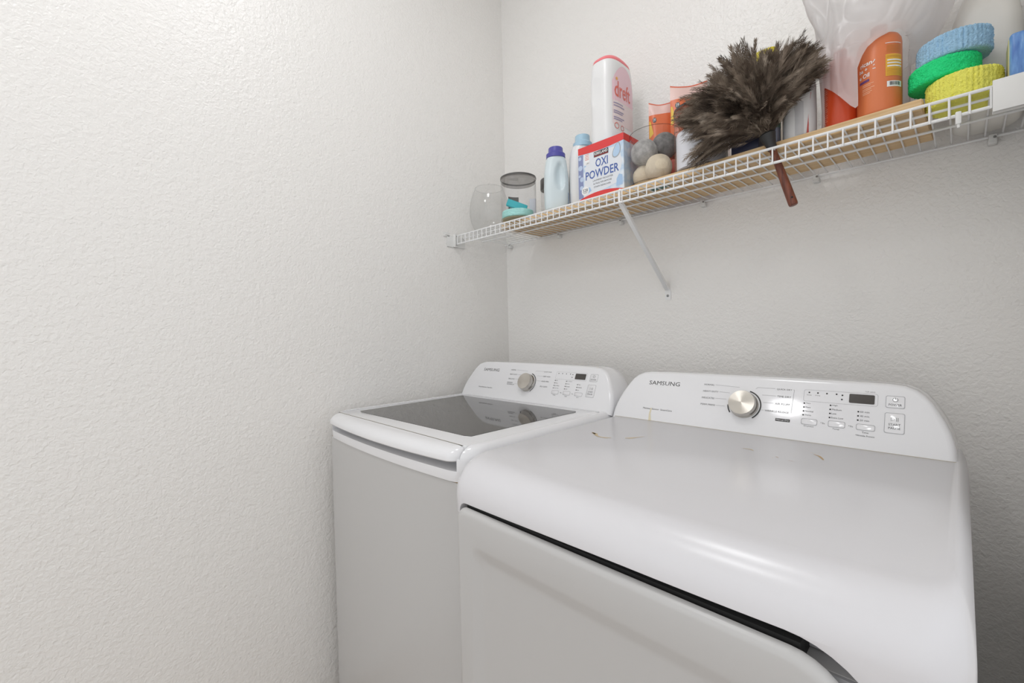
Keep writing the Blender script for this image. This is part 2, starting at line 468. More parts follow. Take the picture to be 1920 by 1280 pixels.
    g = [arc_geo(0.5994, 0.1052, 0.0036, 0.0043, PI*0.68, PI*2.32, 18), rect_geo(0.59905, 0.1052, 0.59975, 0.1096),
         shift(text_geo('POWER', 0.0195, 0.0042, 'C'), 0.5994, 0.0928),
         outline_geo([(0.5942, 0.0622), (0.6005, 0.0658), (0.5942, 0.0694)], 0.0006), rect_geo(0.6018, 0.0622, 0.6025, 0.0694), rect_geo(0.6042, 0.0622, 0.6049, 0.0694),
         shift(text_geo('START', 0.0175, 0.0042, 'C'), 0.5995, 0.0535), shift(text_geo('PAUSE', 0.0175, 0.0042, 'C'), 0.5995, 0.0465)]
    obj('button_lettering', F.geo(merge(g), 0.0010), MINK2, c, sm=False)
    if texts.get('tagbox'):
        obj('function_tag', F.geo(rect_geo(0.4005, 0.0375, 0.4285, 0.0437)), MINK, c, sm=False)
        obj('tag_lettering', F.geo(shift(text_geo(texts['tagbox'], 0.0245, 0.0040, 'C'), 0.4145, 0.0383), 0.0008), MWHITE, c, sm=False)
    return c

H = 0.0042
left_v = [0.1085, 0.0915, 0.0742, 0.0572]; right_v = [0.1085, 0.092, 0.0745, 0.0565]
lines = [((0.262, 0.1115), (0.318, 0.109)), ((0.2735, 0.094), (0.298, 0.0935)), ((0.266, 0.077), (0.292, 0.077)), ((0.2705, 0.0595), (0.291, 0.0595)),
         ((0.3535, 0.108), (0.357, 0.1115)), ((0.357, 0.1115), (0.393, 0.1118)), ((0.368, 0.0945), (0.396, 0.0945)), ((0.372, 0.077), (0.393, 0.077)), ((0.3705, 0.059), (0.3755, 0.059))]
cols = [(0.4515, [0.0835, 0.0748, 0.0661, 0.0574]), (0.4980, [0.0835, 0.0748, 0.0661, 0.0574]), (0.5442, [0.0752, 0.0665, 0.0578])]
leds = [(u, v) for u, vs in cols for v in vs] + [(0.4587, 0.1085), (0.4741, 0.1085), (0.49, 0.1085), (0.5066, 0.1085), (0.5165, 0.1072), (0.5161, 0.098)]
dry = dict(small=[('NORMAL', 0.2345, left_v[0], 0.025, H, 'L'), ('HEAVY DUTY', 0.2345, left_v[1], 0.0365, H, 'L'), ('DELICATES', 0.2340, left_v[2], 0.030, H, 'L'), ('PERM PRESS', 0.2335, left_v[3], 0.035, H, 'L'),
           ('QUICK DRY', 0.4265, right_v[0], 0.030, H, 'R'), ('TIME DRY', 0.4258, right_v[1], 0.027, H, 'R'), ('AIR FLUFF', 0.4252, right_v[2], 0.029, H, 'R'), ('WRINKLE RELEASE', 0.4245, right_v[3], 0.047, H, 'R'),
           ('Very', 0.4545, 0.0820, 0.0085, 0.0034, 'L'), ('More', 0.4545, 0.0733, 0.0090, 0.0034, 'L'), ('Normal', 0.4545, 0.0646, 0.0145, 0.0034, 'L'), ('Damp', 0.4545, 0.0559, 0.0115, 0.0034, 'L'),
           ('High', 0.5010, 0.0820, 0.009, 0.0034, 'L'), ('Medium', 0.5010, 0.0733, 0.016, 0.0034, 'L'), ('Low', 0.5010, 0.0646, 0.008, 0.0034, 'L'), ('Extra Low', 0.5010, 0.0559, 0.020, 0.0034, 'L'),
           ('60 min', 0.5472, 0.0737, 0.0145, 0.0034, 'L'), ('40 min', 0.5472, 0.0650, 0.0145, 0.0034, 'L'), ('20 min', 0.5472, 0.0563, 0.0145, 0.0034, 'L'),
           ('Dryness', 0.4635, 0.0318, 0.0175, 0.0036, 'C'), ('Temp.', 0.5105, 0.0322, 0.0125, 0.0036, 'C'), ('Time', 0.5568, 0.0322, 0.0105, 0.0036, 'C'), ('*Wrinkle Prevent', 0.5568, 0.0255, 0.0295, 0.0034, 'C'),
           ('*(3 sec)', 0.5685, 0.1165, 0.0155, 0.0030, 'R'), ('Sensing', 0.4587, 0.1015, 0.0085, 0.0024, 'C'), ('Drying', 0.4741, 0.1015, 0.0085, 0.0024, 'C'), ('*3s', 0.4870, 0.0420, 0.0075, 0.0034, 'C'), ('*3s', 0.5335, 0.0420, 0.0075, 0.0034, 'C')],
           dark=[('MoistureSensor  SmartCare', 0.083, 0.0300, 0.081, 0.0045, 'L')],
           lines=lines+[((0.4285, 0.1115), (0.4305, 0.1115)), ((0.4305, 0.1115), (0.4290, 0.058))], leds=leds, tagbox='Manual Dry')
wash = dict(small=[('NORMAL', 0.2345, left_v[0], 0.025, H, 'L'), ('HEAVY DUTY', 0.2345, left_v[1], 0.0365, H, 'L'), ('DELICATES', 0.2340, left_v[2], 0.030, H, 'L'), ('BEDDING', 0.2335, 0.0600, 0.027, H, 'L'), ('WATERPROOF', 0.2335, 0.0535, 0.037, H, 'L'),
           ('QUICK WASH', 0.4265, right_v[0], 0.033, H, 'R'), ('DEEP WASH', 0.4258, right_v[1], 0.030, H, 'R'), ('RINSE+SPIN', 0.4252, right_v[2], 0.031, H, 'R'), ('SELF CLEAN', 0.4245, right_v[3], 0.032, H, 'R'),
           ('Hot', 0.4545, 0.0820, 0.0075, 0.0034, 'L'), ('Warm', 0.4545, 0.0733, 0.0110, 0.0034, 'L'), ('Eco Warm', 0.4545, 0.0646, 0.019, 0.0034, 'L'), ('Tap Cold', 0.4545, 0.0559, 0.018, 0.0034, 'L'),
           ('Ex. Heavy', 0.5010, 0.0820, 0.020, 0.0034, 'L'), ('Heavy', 0.5010, 0.0733, 0.012, 0.0034, 'L'), ('Normal', 0.5010, 0.0646, 0.0145, 0.0034, 'L'), ('Light', 0.5010, 0.0559, 0.009, 0.0034, 'L'),
           ('High', 0.5472, 0.0737, 0.009, 0.0034, 'L'), ('Medium', 0.5472, 0.0650, 0.016, 0.0034, 'L'), ('Low', 0.5472, 0.0563, 0.008, 0.0034, 'L'),
           ('Temp.', 0.4635, 0.0318, 0.0125, 0.0036, 'C'), ('Soil', 0.5105, 0.0322, 0.0085, 0.0036, 'C'), ('Spin', 0.5568, 0.0322, 0.009, 0.0036, 'C'), ('*3s', 0.4870, 0.0420, 0.0075, 0.0034, 'C'), ('*3s', 0.5335, 0.0420, 0.0075, 0.0034, 'C')],
           dark=[('VibrationReduction  SmartCare', 0.085, 0.0330, 0.078, 0.0045, 'L')], lines=lines, leds=leds)

def door_panel(x0, x1, z0, z1, yf, rl, rr):
    """rounded door seen from the front, with a rolled edge and a shallow dished middle"""
    def ol(i, it, y):
        a0, a1, b0, b1 = x0+i, x1-i, z0+i, z1-it
        pts = []
        for cx, cz, s, r in ((a1-max(rr-i*.4, .02), b1-max(rr-i*.4, .02), 0, max(rr-i*.4, .02)), (a0+max(rl-i*.4, .02), b1-max(rl-i*.4, .02), PI/2, max(rl-i*.4, .02)),
                             (a0+max(rl-i*.4, .02), b0+max(rl-i*.4, .02), PI, max(rl-i*.4, .02)), (a1-max(rr-i*.4, .02), b0+max(rr-i*.4, .02), 1.5*PI, max(rr-i*.4, .02))):
            for k in range(9):
                a = s+(PI/2)*k/8; pts.append((cx+r*cos(a), y, cz+r*sin(a)))
        return pts
    rs = [ol(0.004, 0.004, yf+0.0155), ol(0, 0, yf+0.0125), ol(0, 0, yf+0.009), ol(0.0015, 0.0015, yf+0.0045), ol(0.005, 0.005, yf+0.001), ol(0.010, 0.010, yf), ol(0.040, 0.055, yf), ol(0.046, 0.062, yf+0.0015), ol(0.058, 0.076, yf+0.008), ol(0.066, 0.085, yf+0.0095)]
    return rings(rs)

# ---- washer
WX0, WX1 = 0.060, 0.752
t = thing('washing_machine', ((WX0+WX1)/2, -0.52, 0), 'white top-load washer with smoked glass lid beside the left wall', 'washer')
obj('cabinet', slab(WX0, WX1, -0.852, -0.19, 0.015, 0.8635, 0.022, 0.01, 0.018, 0.001, 0.001, 0.001), MCABN, t)
obj('seam', slab(WX0+0.0015, WX1-0.0015, -0.8505, -0.195, 0.8635, 0.8660, 0.022, 0.01, 0.018, 0.0, 0.0, 0.0, 1), MDIRT, t, 'tan stained seam under the top')
fr = obj('top_frame', slab(WX0, WX1, -0.856, -0.19, 0.8660, 0.9395, 0.05, 0.01, 0.019, 0.030, 0.016, 0.030), MPLAS, t)
def lidcut(x0, x1, yf, yb, z0, z1, rb=0.02):
    return rings([[(x, y, z0) for x, y in plan(x0, x1, yf, yb, 0.03, rb, 0.02)], [(x, y, z1) for x, y in plan(x0, x1, yf, yb, 0.03, rb, 0.02)]])
off = -ORG[t.name]
bpy.context.view_layer.update()
cut(fr, [lidcut(0.0875, 0.7265, -0.96, -0.332, 0.9130, 1.0), lidcut(0.0940, 0.7200, -0.96, -0.80, 0.8880, 0.95)], 0.004, 3, 45)
# pocket floor behind the lid front: sloping back
lid = obj('lid', slab(0.0905, 0.7235, -0.8347, -0.336, 0.9140, 0.9385, 0.004, 0.02, 0.0, 0.0006, 0.004, 0.004, 4), MPLAS, t)
obj('lid_handle', slab(0.0905, 0.7235, -0.868, -0.8352, 0.9080, 0.9384, 0.024, 0.002, 0.020, 0.034, 0.006, 0.024, 7, 0.003, 0.0), MPLAS, lid, 'rounded white lid front')
obj('lid_seam', box(0.1000, 0.7140, -0.8356, -0.8344, 0.9145, 0.93855), MSEAMD, lid)
gp = [(0.132, -0.783), (0.150, -0.789), (0.648, -0.779), (0.668, -0.772), (0.668, -0.380), (0.660, -0.370), (0.128, -0.370), (0.122, -0.376)]
obj('lid_glass', rings([[(x, y, 0.9383) for x, y in gp], [(x, y, 0.9393) for x, y in gp]]), MGLID, lid, 'smoked grey glass panel', sm=False)
FW = Face((WX0+WX1)/2+0.0015, -0.331, 0.939)
console(FW, -0.195, t, wash)
obj('back_shelf', box(WX0+0.012, WX1-0.012, -0.33, -0.19, 0.93, 0.9392, 0.002), MPLAS, t)
for x in (WX0+0.06, WX1-0.06):
    for y in (-0.80, -0.25): obj('foot', lathe(x, y, [(0.022, 0.0), (0.022, 0.008), (0.012, 0.009), (0.012, 0.016)], 16), MBLK, t)

# ---- dryer
DX0, DX1 = 0.7615, 1.4665
t = thing('clothes_dryer', ((DX0+DX1)/2, -0.55, 0), 'white front-load dryer with stained top right of the washer', 'dryer')
obj('cabinet', slab(DX0, DX1, -0.893, -0.19, 0.015, 0.839, 0.03, 0.012, 0.008, 0.002, 0.002, 0.002), MCABN, t)
tp = obj('top_panel', slab(DX0, DX1, -0.909, -0.19, 0.8405, 0.9340, 0.045, 0.012, 0.012, 0.062, 0.015, 0.060, 10), MENAM, t)
def doorcut():
    pts = []
    x0, x1, z0, z1, r = 0.800, 1.418, 0.70, 0.8735, 0.085
    zl = z1-0.0095   # the lip arches up from its left end
    pts = [(x0, z0), (x1, z0)] + [(x1-r+r*cos(PI/2*k/10), z1-r+r*sin(PI/2*k/10)) for k in range(11)] + [(1.20-0.38*k/8, zl+(z1-zl)*cos(PI/2*k/8)) for k in range(1, 8)] + [(x0+0.02+0.02*cos(PI/2+PI/2*k/5), zl-0.02+0.02*sin(PI/2+PI/2*k/5)) for k in range(6)]
    return rings([[(x, -1.1, z) for x, z in pts], [(x, -0.872, z) for x, z in pts]])
cut(tp, [doorcut()], 0.0025, 2, 45)
obj('slot_shade_block', box(0.8200, 1.345, -0.9085, -0.868, 0.20, 0.8620), MBLK, t, 'black gap above the door', sm=False)  # solid black filler: the slot's shade is put in as colour
obj('door_jamb', box(1.345, 1.416, -0.9000, -0.868, 0.14, 0.8385, 0.001), MGREYP, t)
dr = obj('door', door_panel(0.806, 1.392, 0.14, 0.8585, -0.925, 0.018, 0.055), MCABN, t, 'white dished dryer door', ang=50)
FD = Face((DX0+DX1)/2-0.008, -0.335, 0.934)
console(FD, -0.195, t, dry)
obj('console_seam', box(DX0+0.010, DX1-0.016, -0.3360, -0.3348, 0.9335, 0.9344), MSEAMD, t, sm=False)
for x in (DX0+0.06, DX1-0.06):
    for y in (-0.84, -0.25): obj('foot', lathe(x, y, [(0.022, 0.0), (0.022, 0.008), (0.012, 0.009), (0.012, 0.016)], 16), MBLK, t)
# stains on the dryer top: irregular dried smears
MST1 = mat('dried_tan_stain', srgb(205, 186, 150), 0.5); MST2 = mat('dried_brown_stain', srgb(186, 156, 112), 0.5)
def smear(path, w, m, z=0.9342, seed=0):
    rnd = random.Random(seed); L, R = [], []
    for i, (x, y) in enumerate(path):
        a = path[max(i-1, 0)]; b = path[min(i+1, len(path)-1)]; tx, ty = b[0]-a[0], b[1]-a[1]; l = math.hypot(tx, ty) or 1
        ww = w*(0.35+0.9*rnd.random())*(0.4 if i in (0, len(path)-1) else 1)
        L.append((x-ty/l*ww, y+tx/l*ww, z)); R.append((x+ty/l*ww, y-tx/l*ww, z))
    n = len(path); vs = L+R
    obj('stain', (vs, [(i, i+1, n+i+1, n+i) for i in range(n-1)]), m, t, sm=False)
SMEARS = []   # filled below
for k, (pth, w, m) in enumerate((
    ([(0.843, -0.545), (0.858, -0.553), (0.868, -0.566), (0.882, -0.572), (0.897, -0.570), (0.905, -0.562)], 0.0042, MST1),
    ([(0.842, -0.546), (0.852, -0.552), (0.858, -0.557)], 0.0035, MST2),
    ([(0.930, -0.545), (0.940, -0.538), (0.948, -0.520), (0.955, -0.505)], 0.0035, MST1),
    ([(1.262, -0.430), (1.272, -0.438), (1.279, -0.452), (1.283, -0.462)], 0.0028, MST2),
    ([(1.255, -0.422), (1.270, -0.420)], 0.0016, MST1),
    ([(1.150, -0.470), (1.165, -0.468), (1.172, -0.476)], 0.0020, MST1),
    ([(1.215, -0.492), (1.220, -0.495)], 0.0022, MST2), ([(1.238, -0.502), (1.247, -0.506)], 0.0018, MST2), ([(1.212, -0.503), (1.214, -0.505)], 0.0012, MST2),
    ([(1.350, -0.352), (1.356, -0.353)], 0.0016, MST2))): smear(pth, w, m, seed=k)
smv = [FD(0.105, 0.0, 0.0005), FD(0.113, 0.0, 0.0005), FD(0.1075, 0.018, 0.0005), FD(0.1085, 0.034, 0.0005), FD(0.1045, 0.034, 0.0005), FD(0.1030, 0.018, 0.0005)]
obj('stain', (smv, [(0, 1, 2, 5), (5, 2, 3, 4)]), mat('pale_drip_stain', srgb(226, 217, 190), 0.4), t, sm=False)

# ------------------------------------------------------------------ wire shelf
ZS, SD, LIP, PITCHW, XW0 = 1.5728, 0.2914, 0.033, 0.0254, 0.019
XS1 = 1.546
t = thing('wire_shelf', (0.78, -0.15, ZS-LIP), 'white coated wire shelf running along the back wall', 'shelf')
SHELF = t
for nm, y, z, r in (('front_rail', -SD, ZS, 0.0031), ('lip_rail', -SD, ZS-LIP, 0.0031), ('support_rail', -0.255, ZS-0.0052, 0.0026), ('support_rail', -0.148, ZS-0.0052, 0.0028), ('rear_rail', -0.012, ZS-0.0052, 0.0028)):
    obj(nm, tube([(0.006, y, z), (0.8, y, z), (XS1, y, z)], r, 8), MWIRE, t)
wv, wf = tube([(0, -0.007, ZS), (0, -SD+0.006, ZS), (0, -SD-0.0015, ZS-0.001), (0, -SD-0.0040, ZS-0.006), (0, -SD-0.0040, ZS-LIP-0.0035)], 0.0017, 6)
wm = None
i = 0
while XW0+i*PITCHW < XS1-0.002:
    if wm is None:
        o = obj('deck_wire', (wv, wf), MWIRE, t); wm = o.data
        o.location = (XW0, 0, 0)
    else:
        o = bpy.data.objects.new('deck_wire', wm); COL.objects.link(o); o.parent = t; o.location = (XW0+i*PITCHW, 0, 0)
    i += 1
for x in (0.035, 0.318, 0.602, 0.895, 1.189, 1.503):
    c = obj('wall_clip', join(box(x-0.007, x+0.007, -0.019, -0.0008, ZS-0.022, ZS-0.0095, 0.002), box(x-0.006, x+0.006, -0.020, -0.016, ZS-0.016, ZS-0.002, 0.001)), MCLIP, t)
    obj('clip_pin', tube([(x+0.0030, -0.0215, ZS-0.0085), (x+0.0030, -0.0185, ZS-0.0085)], 0.0026, 10), MSTEEL, c)
obj('rail_clip', join(box(1.449, 1.457, -SD-0.005, -SD+0.006, ZS-LIP-0.016, ZS-LIP+0.006, 0.002), box(1.451, 1.455, -SD-0.003, -SD+0.003, ZS-LIP-0.022, ZS-LIP-0.014, 0.001)), MCLIP, t)

t = thing('shelf_brace', (0.770, -0.15, 1.28), 'white diagonal metal brace under the wire shelf', 'shelf brace')
a, b = Vector((0.770, -0.2855, ZS-LIP-0.004)), Vector((0.770, -0.008, 1.304))
d = (b-a).normalized(); nrm = Vector((0, -d.z, d.y))
def chan(p, w, h): return [p+Vector((-w, 0, 0))+nrm*h, p+Vector((-w, 0, 0)), p+Vector((w, 0, 0)), p+Vector((w, 0, 0))+nrm*h]
def bar(p, w, h): return [p+Vector((-w, 0, 0))-nrm*h, p+Vector((w, 0, 0))-nrm*h, p+Vector((w, 0, 0))+nrm*h, p+Vector((-w, 0, 0))+nrm*h]
obj('arm', join(rings([bar(a, 0.0062, 0.0008), bar(b, 0.0062, 0.0008)]), rings([[p+nrm*0.004 for p in bar(a+Vector((-0.0056, 0, 0)), 0.0007, 0.0045)], [p+nrm*0.004 for p in bar(b+Vector((-0.0056, 0, 0)), 0.0007, 0.0045)]]),
                   rings([[p+nrm*0.004 for p in bar(a+Vector((0.0056, 0, 0)), 0.0007, 0.0045)], [p+nrm*0.004 for p in bar(b+Vector((0.0056, 0, 0)), 0.0007, 0.0045)]])), MWIRE, t)
obj('hook', tube([a+Vector((0, 0.002, -0.001)), a+Vector((0, -0.006, 0.004)), a+Vector((0, -0.0055, 0.030)), a+Vector((0, -0.001, 0.042))], 0.004, 8), MWIRE, t)
pts = [(0.7615, 1.272), (0.7805, 1.272), (0.7805, 1.300), (0.777, 1.308), (0.765, 1.308), (0.7615, 1.300)]
obj('wall_plate', rings([[(x, -0.0006, z) for x, z in pts], [(x, -0.0026, z) for x, z in pts]]), MWIRE, t, sm=False)
sc = obj('screw', lathe(0, 0, [(0.0042, 0.0), (0.0042, 0.0012), (0.0025, 0.0026), (0.0004, 0.003)], 14), MSTEEL, t)
for v in sc.data.vertices:
    w = v.co + ORG[t.name]; v.co = Vector((0.7705+w.x, -0.0026-w.z, 1.2855+w.y)) - ORG[t.name]

def bracket(x0, x1, s, label):
    """cup that holds the shelf's front corner; s = +1 when the wall is at x0"""
    t = thing('end_bracket', ((x0+x1)/2, -0.29, ZS-0.045), label, 'bracket', 'shelf end brackets')
    wx = x0 if s > 0 else x1
    pa, pb = (wx+0.0008, wx+0.004) if s > 0 else (wx-0.004, wx-0.0008)
    obj('wall_plate', box(pa, pb, -0.336, -0.245, ZS-0.046, ZS-0.001, 0.0012), MCLIP, t)
    obj('front_cup', join(box(x0+0.0008, x1-0.0008, -0.3045, -0.3000, ZS-0.046, ZS+0.0055, 0.0012), box(x0+0.0008, x1-0.0008, -0.3035, -0.288, ZS-0.046, ZS-0.0425, 0.001), box(x0+0.0008, x1-0.0008, -0.3035, -0.296, ZS+0.0045, ZS+0.0065, 0.0008)), MCLIP, t)
    obj('screw_tab', box(pa, pb, -0.352, -0.322, ZS-0.006, ZS+0.011, 0.0012), MCLIP, t)
    g = lathe(0, 0, [(0.004, 0), (0.004, 0.001), (0.002, 0.0022), (0.0004, 0.0024)], 12)
    obj('screw', ([Vector(((pb if s > 0 else pa)+s*v.z, -0.340+v.x, ZS+0.003+v.y)) for v in g[0]], g[1]), MCLIP, t)
bracket(0.0, 0.0165, 1, 'small white shelf end bracket on the left wall')
bracket(1.4925, XR, -1, 'wide white shelf end bracket at the right edge')

# wooden board on the wires
ZB0, ZB1 = ZS+0.0020, 1.5950
RA = -0.045
def brd(x, y, z):   # board local (x along, y depth from front) to world
    return Vector((0.20+x*cos(RA)-y*sin(RA), -0.2195+x*sin(RA)+y*cos(RA), z))
BL, BW = 1.207, 0.213
bm = bmesh.new(); vs = [bm.verts.new(brd(x, y, z)) for z in (ZB0, ZB1) for x, y in ((0, 0), (BL, 0), (BL, BW), (0, BW))]
for q in ((3,2,1,0),(4,5,6,7),(0,1,5,4),(1,2,6,5),(2,3,7,6),(3,0,4,7)): bm.faces.new([vs[i] for i in q])
bmesh.ops.bevel(bm, geom=bm.edges[:], offset=0.0015, segments=2, affect='EDGES')
BOARD = tag(obj('shelf_board', bm, MWOOD), 'pale pine board lying on the wire shelf under the bottles', 'board')
MTEAL = mat('teal_sticker', srgb(52, 110, 104), 0.5)
obj('sticker', ([brd(0.625, 0.022, ZB0-0.0004), brd(0.685, 0.022, ZB0-0.0004), brd(0.685, 0.040, ZB0-0.0004), brd(0.625, 0.040, ZB0-0.0004)], [(0, 1, 2, 3)]), MTEAL, BOARD, 'teal sticker on the underside', sm=False)
ZT = ZB1 + 0.0006    # where things on the board stand
ZW = ZS + 0.0022     # where things on the bare wires stand

# ------------------------------------------------------------------ glass bowl
def bowl_prof(r, z0, h):
    p = []
    for k in range(15):
        a = -PI/2*0.80 + (PI/2*0.80+PI/2*0.62)*k/14
        p.append((r*cos(a), z0+0.074+0.092*sin(a)))
    return p
bx_, by_ = 0.104, -0.193
pr = [(0.012, ZW+0.001), (0.034, ZW)] + [(0.046, ZW+0.004), (0.062, ZW+0.020), (0.0735, ZW+0.044), (0.0795, ZW+0.072), (0.0805, ZW+0.095), (0.078, ZW+0.122), (0.072, ZW+0.147), (0.0645, ZW+0.168), (0.058, ZW+0.182), (0.0565, ZW+0.187)]
t = thing('glass_bowl', (bx_, by_, ZW), 'empty clear glass bowl vase at the left end of the shelf', 'vase')
obj('bowl', lathe(bx_, by_, pr, 56, True, False), MBOWL, t)
obj('rim', ([Vector(p) for p in sum([[(bx_+(0.0567+0.0016*cos(b))*cos(a), by_+(0.0567+0.0016*cos(b))*sin(a), ZW+0.187+0.0016*sin(b)) for b in [2*PI*j/8 for j in range(8)]] for a in [2*PI*i/56 for i in range(56)]], [])],
            [(i*8+j, ((i+1) % 56)*8+j, ((i+1) % 56)*8+(j+1) % 8, i*8+(j+1) % 8) for i in range(56) for j in range(8)]), MBOWL, t)

# ------------------------------------------------------------------ clear canisters
def canister(x, y, r, h, label, lid=True, group='clear acrylic canisters'):
    t = thing('canister', (x, y, ZT), label, 'canister', group)
    obj('jar', lathe(x, y, [(r-0.004, ZT+0.0005), (r, ZT+0.003), (r, ZT+h)], 56, True, False), MCLEAR, t)
    g = []
    n = 56
    for zz, rr in ((ZT+0.0022, 0.0009), (ZT+h, 0.0009)):
        g.append(([Vector((x+(r+rr*cos(b))*cos(a), y+(r+rr*cos(b))*sin(a), zz+rr*sin(b))) for a in [2*PI*i/n for i in range(n)] for b in [2*PI*j/6 for j in range(6)]],
                  [(i*6+j, ((i+1) % n)*6+j, ((i+1) % n)*6+(j+1) % 6, i*6+(j+1) % 6) for i in range(n) for j in range(6)]))
    obj('jar_edges', join(*g), MSMOKE, t)
    if lid:
        l = obj('lid', lathe(x, y, [(r-0.003, ZT+h-0.012), (r-0.003, ZT+h+0.001), (r+0.0012, ZT+h+0.0012), (r+0.0012, ZT+h+0.0075), (r-0.002, ZT+h+0.0095)], 56, True, True), MSMOKE, t, 'smoked grey lid')
        obj('lid_rim', rings([[(x+rr*cos(2*PI*i/56), y+rr*sin(2*PI*i/56), z) for i in range(56)] for rr, z in ((r+0.0014, ZT+h+0.0015), (r+0.0018, ZT+h+0.003), (r+0.0014, ZT+h+0.0060))], False, False), MRIM, l)
    return t
c1x, c1y, CR = 0.283, -0.205, 0.0665
canister(c1x, c1y, CR, 0.152, 'clear canister with grey lid holding turquoise sponges')
c2x, c2y = 0.8235, -0.182
canister(c2x, c2y, 0.0705, 0.150, 'open clear canister filled with felt dryer balls', lid=False)
c3x, c3y = 0.9665, -0.196
canister(c3x, c3y, 0.0690, 0.160, 'clear canister with grey lid and white contents left of the duster')
# small jar behind
t = thing('jar', (0.342, -0.083, ZT), 'small clear jar with dark lid behind the purple-capped bottle', 'jar')
obj('glass', lathe(0.342, -0.083, [(0.037, ZT+0.0005), (0.040, ZT+0.003), (0.040, ZT+0.125)], 36, True, False), MCLEAR, t)
obj('lid', lathe(0.342, -0.083, [(0.041, ZT+0.125), (0.042, ZT+0.127), (0.042, ZT+0.163), (0.040, ZT+0.166)], 36), mat('dark_grey_lid', srgb(88, 85, 83), 0.3), t)
MFILL = mat('grey_contents', srgb(176, 174, 176), 0.8)
# sponges inside canister one
MMINT = mat('mint_sponge_foam', srgb(182, 242, 236), 0.9); noise_bump(MMINT, 260, 0.0025, 3)
MAQUA = mat('aqua_sponge_cloth', srgb(60, 186, 196), 0.85); noise_bump(MAQUA, 300, 0.001, 2)
MOLIVE = mat('olive_sponge_base', srgb(178, 172, 140), 0.8)
def rough_disc(cx, cy, z0, z1, r, amp, n=72, m=8, scal=0, samp=0.0, seed=0, rc=0.006):
    rnd = random.Random(seed); rs = []
    prof = [(0.45, 0), (1-rc/r, 0)] + [(1-rc/r*(1-sin(PI/2*k/3)), rc*(1-cos(PI/2*k/3))) for k in range(1, 4)]
    H_ = z1-z0
    mid = [(1, rc+(H_-2*rc)*k/m) for k in range(1, m)]
    top = [(a, H_-b) for a, b in prof[::-1]]
    for a, zz in prof+mid+top:
        row = []
        for i in range(n):
            th = 2*PI*i/n; k = 1+(samp*abs(cos(scal*th/2)) - samp if scal else 0)
            rr = r*a*(k if a > 0.8 else 1)
            j = amp*(rnd.random()-0.5)*2
            row.append((cx+(rr+j)*cos(th), cy+(rr+j)*sin(th), z0+zz+(amp*(rnd.random()-0.5) if 0 < zz < H_ else 0)))
        rs.append(row)
    return rings(rs)
o = obj('scrub_sponge', rough_disc(c1x-0.004, c1y, ZT+0.0065, ZT+0.035, 0.060, 0.0009, seed=3), MMINT)
tag(o, 'round mint foam sponge lying in the lidded canister', 'sponge')
o = obj('sponge_pad', lathe(c1x-0.004, c1y, [(0.050, ZT+0.0022), (0.060, ZT+0.0022), (0.060, ZT+0.0058), (0.050, ZT+0.0058)], 40), MOLIVE)
tag(o, 'thin olive round pad under the mint sponge in the canister', 'pad')
def obox(c, ax, ay, az, hx, hy, hz, bev=0.002):
    bm = box(-hx, hx, -hy, hy, -hz, hz, bev)
    R = Matrix((ax, ay, az)).transposed()
    for v in bm.verts: v.co = R @ v.co + Vector(c)
    return bm
vx = Vector((0.701, 0.713, 0)).normalized(); vy = Vector((0, 0, 1)).cross(vx); vz = Vector((0, 0, 1))
ang = math.radians(-21); ax = vx*cos(ang)+vz*sin(ang); az = -vx*sin(ang)+vz*cos(ang)
o = obj('sponge_cloth', obox((c1x-0.002, c1y-0.008, ZT+0.0560), ax, vy, az, 0.039, 0.010, 0.0125), MAQUA); tag(o, 'bright aqua sponge block tilted in the lidded canister', 'sponge')
o = obj('paper_label', rings([[(c1x+0.0650*cos(a), c1y+0.0650*sin(a), z) for a in [math.radians(134)+math.radians(38)*k/8 for k in range(9)]] for z in (ZT+0.058, ZT+0.108)], False, False, False), mat('grey_label', srgb(112, 108, 106), 0.6))
tag(o, 'grey paper label inside the back of the lidded canister', 'label')
o = obj('white_card', obox((c1x+0.048, c1y+0.026, ZT+0.040), Vector((0.85, 0.52, 0)).normalized(), Vector((-0.52, 0.85, 0)).normalized(), vz, 0.012, 0.002, 0.037, 0.0006), mat('pale_blue_card', srgb(206, 208, 216), 0.6)); tag(o, 'pale grey card standing in the lidded canister', 'card')

# dryer balls
MGWOOL = mat('grey_wool', srgb(140, 138, 136), 0.95); noise_bump(MGWOOL, 220, 0.003, 4)
noise_color(MGWOOL, [(0.3, srgb(150, 148, 146)), (0.7, srgb(198, 196, 193))], 60, 4)
MDWOOL = mat('dark_grey_wool', srgb(92, 90, 89), 0.95); noise_bump(MDWOOL, 220, 0.003, 4)
noise_color(MDWOOL, [(0.3, srgb(106, 104, 103)), (0.7, srgb(150, 148, 146))], 60, 4)
MCWOOL = mat('cream_wool', srgb(222, 208, 184), 0.95); noise_bump(MCWOOL, 130, 0.002, 3)
def ball(c, r, m, label, seed, group, sq=(1, 1, 1)):
    bm = bmesh.new(); bmesh.ops.create_icosphere(bm, subdivisions=4, radius=1)
    for v in bm.verts:
        k = 1+0.05*mnoise.noise(v.co*1.6+Vector((seed*3.1, 0, 0)))+0.012*mnoise.noise(v.co*9+Vector((seed, 5, 0)))
        v.co = Vector((v.co.x*sq[0], v.co.y*sq[1], v.co.z*sq[2]))*r*k + Vector(c)
    tag(obj('dryer_ball', bm, m, ang=180), label, 'dryer ball', group)
zf = ZT+0.0032
ball((0.8480, -0.2080, zf+0.0375), 0.0375, MCWOOL, 'large cream felt ball at the front of the open canister', 1, 'dryer balls in the open canister')
ball((0.7900, -0.1800, zf+0.0340), 0.0345, MCWOOL, 'cream felt ball low at the left in the open canister', 2, 'dryer balls in the open canister')
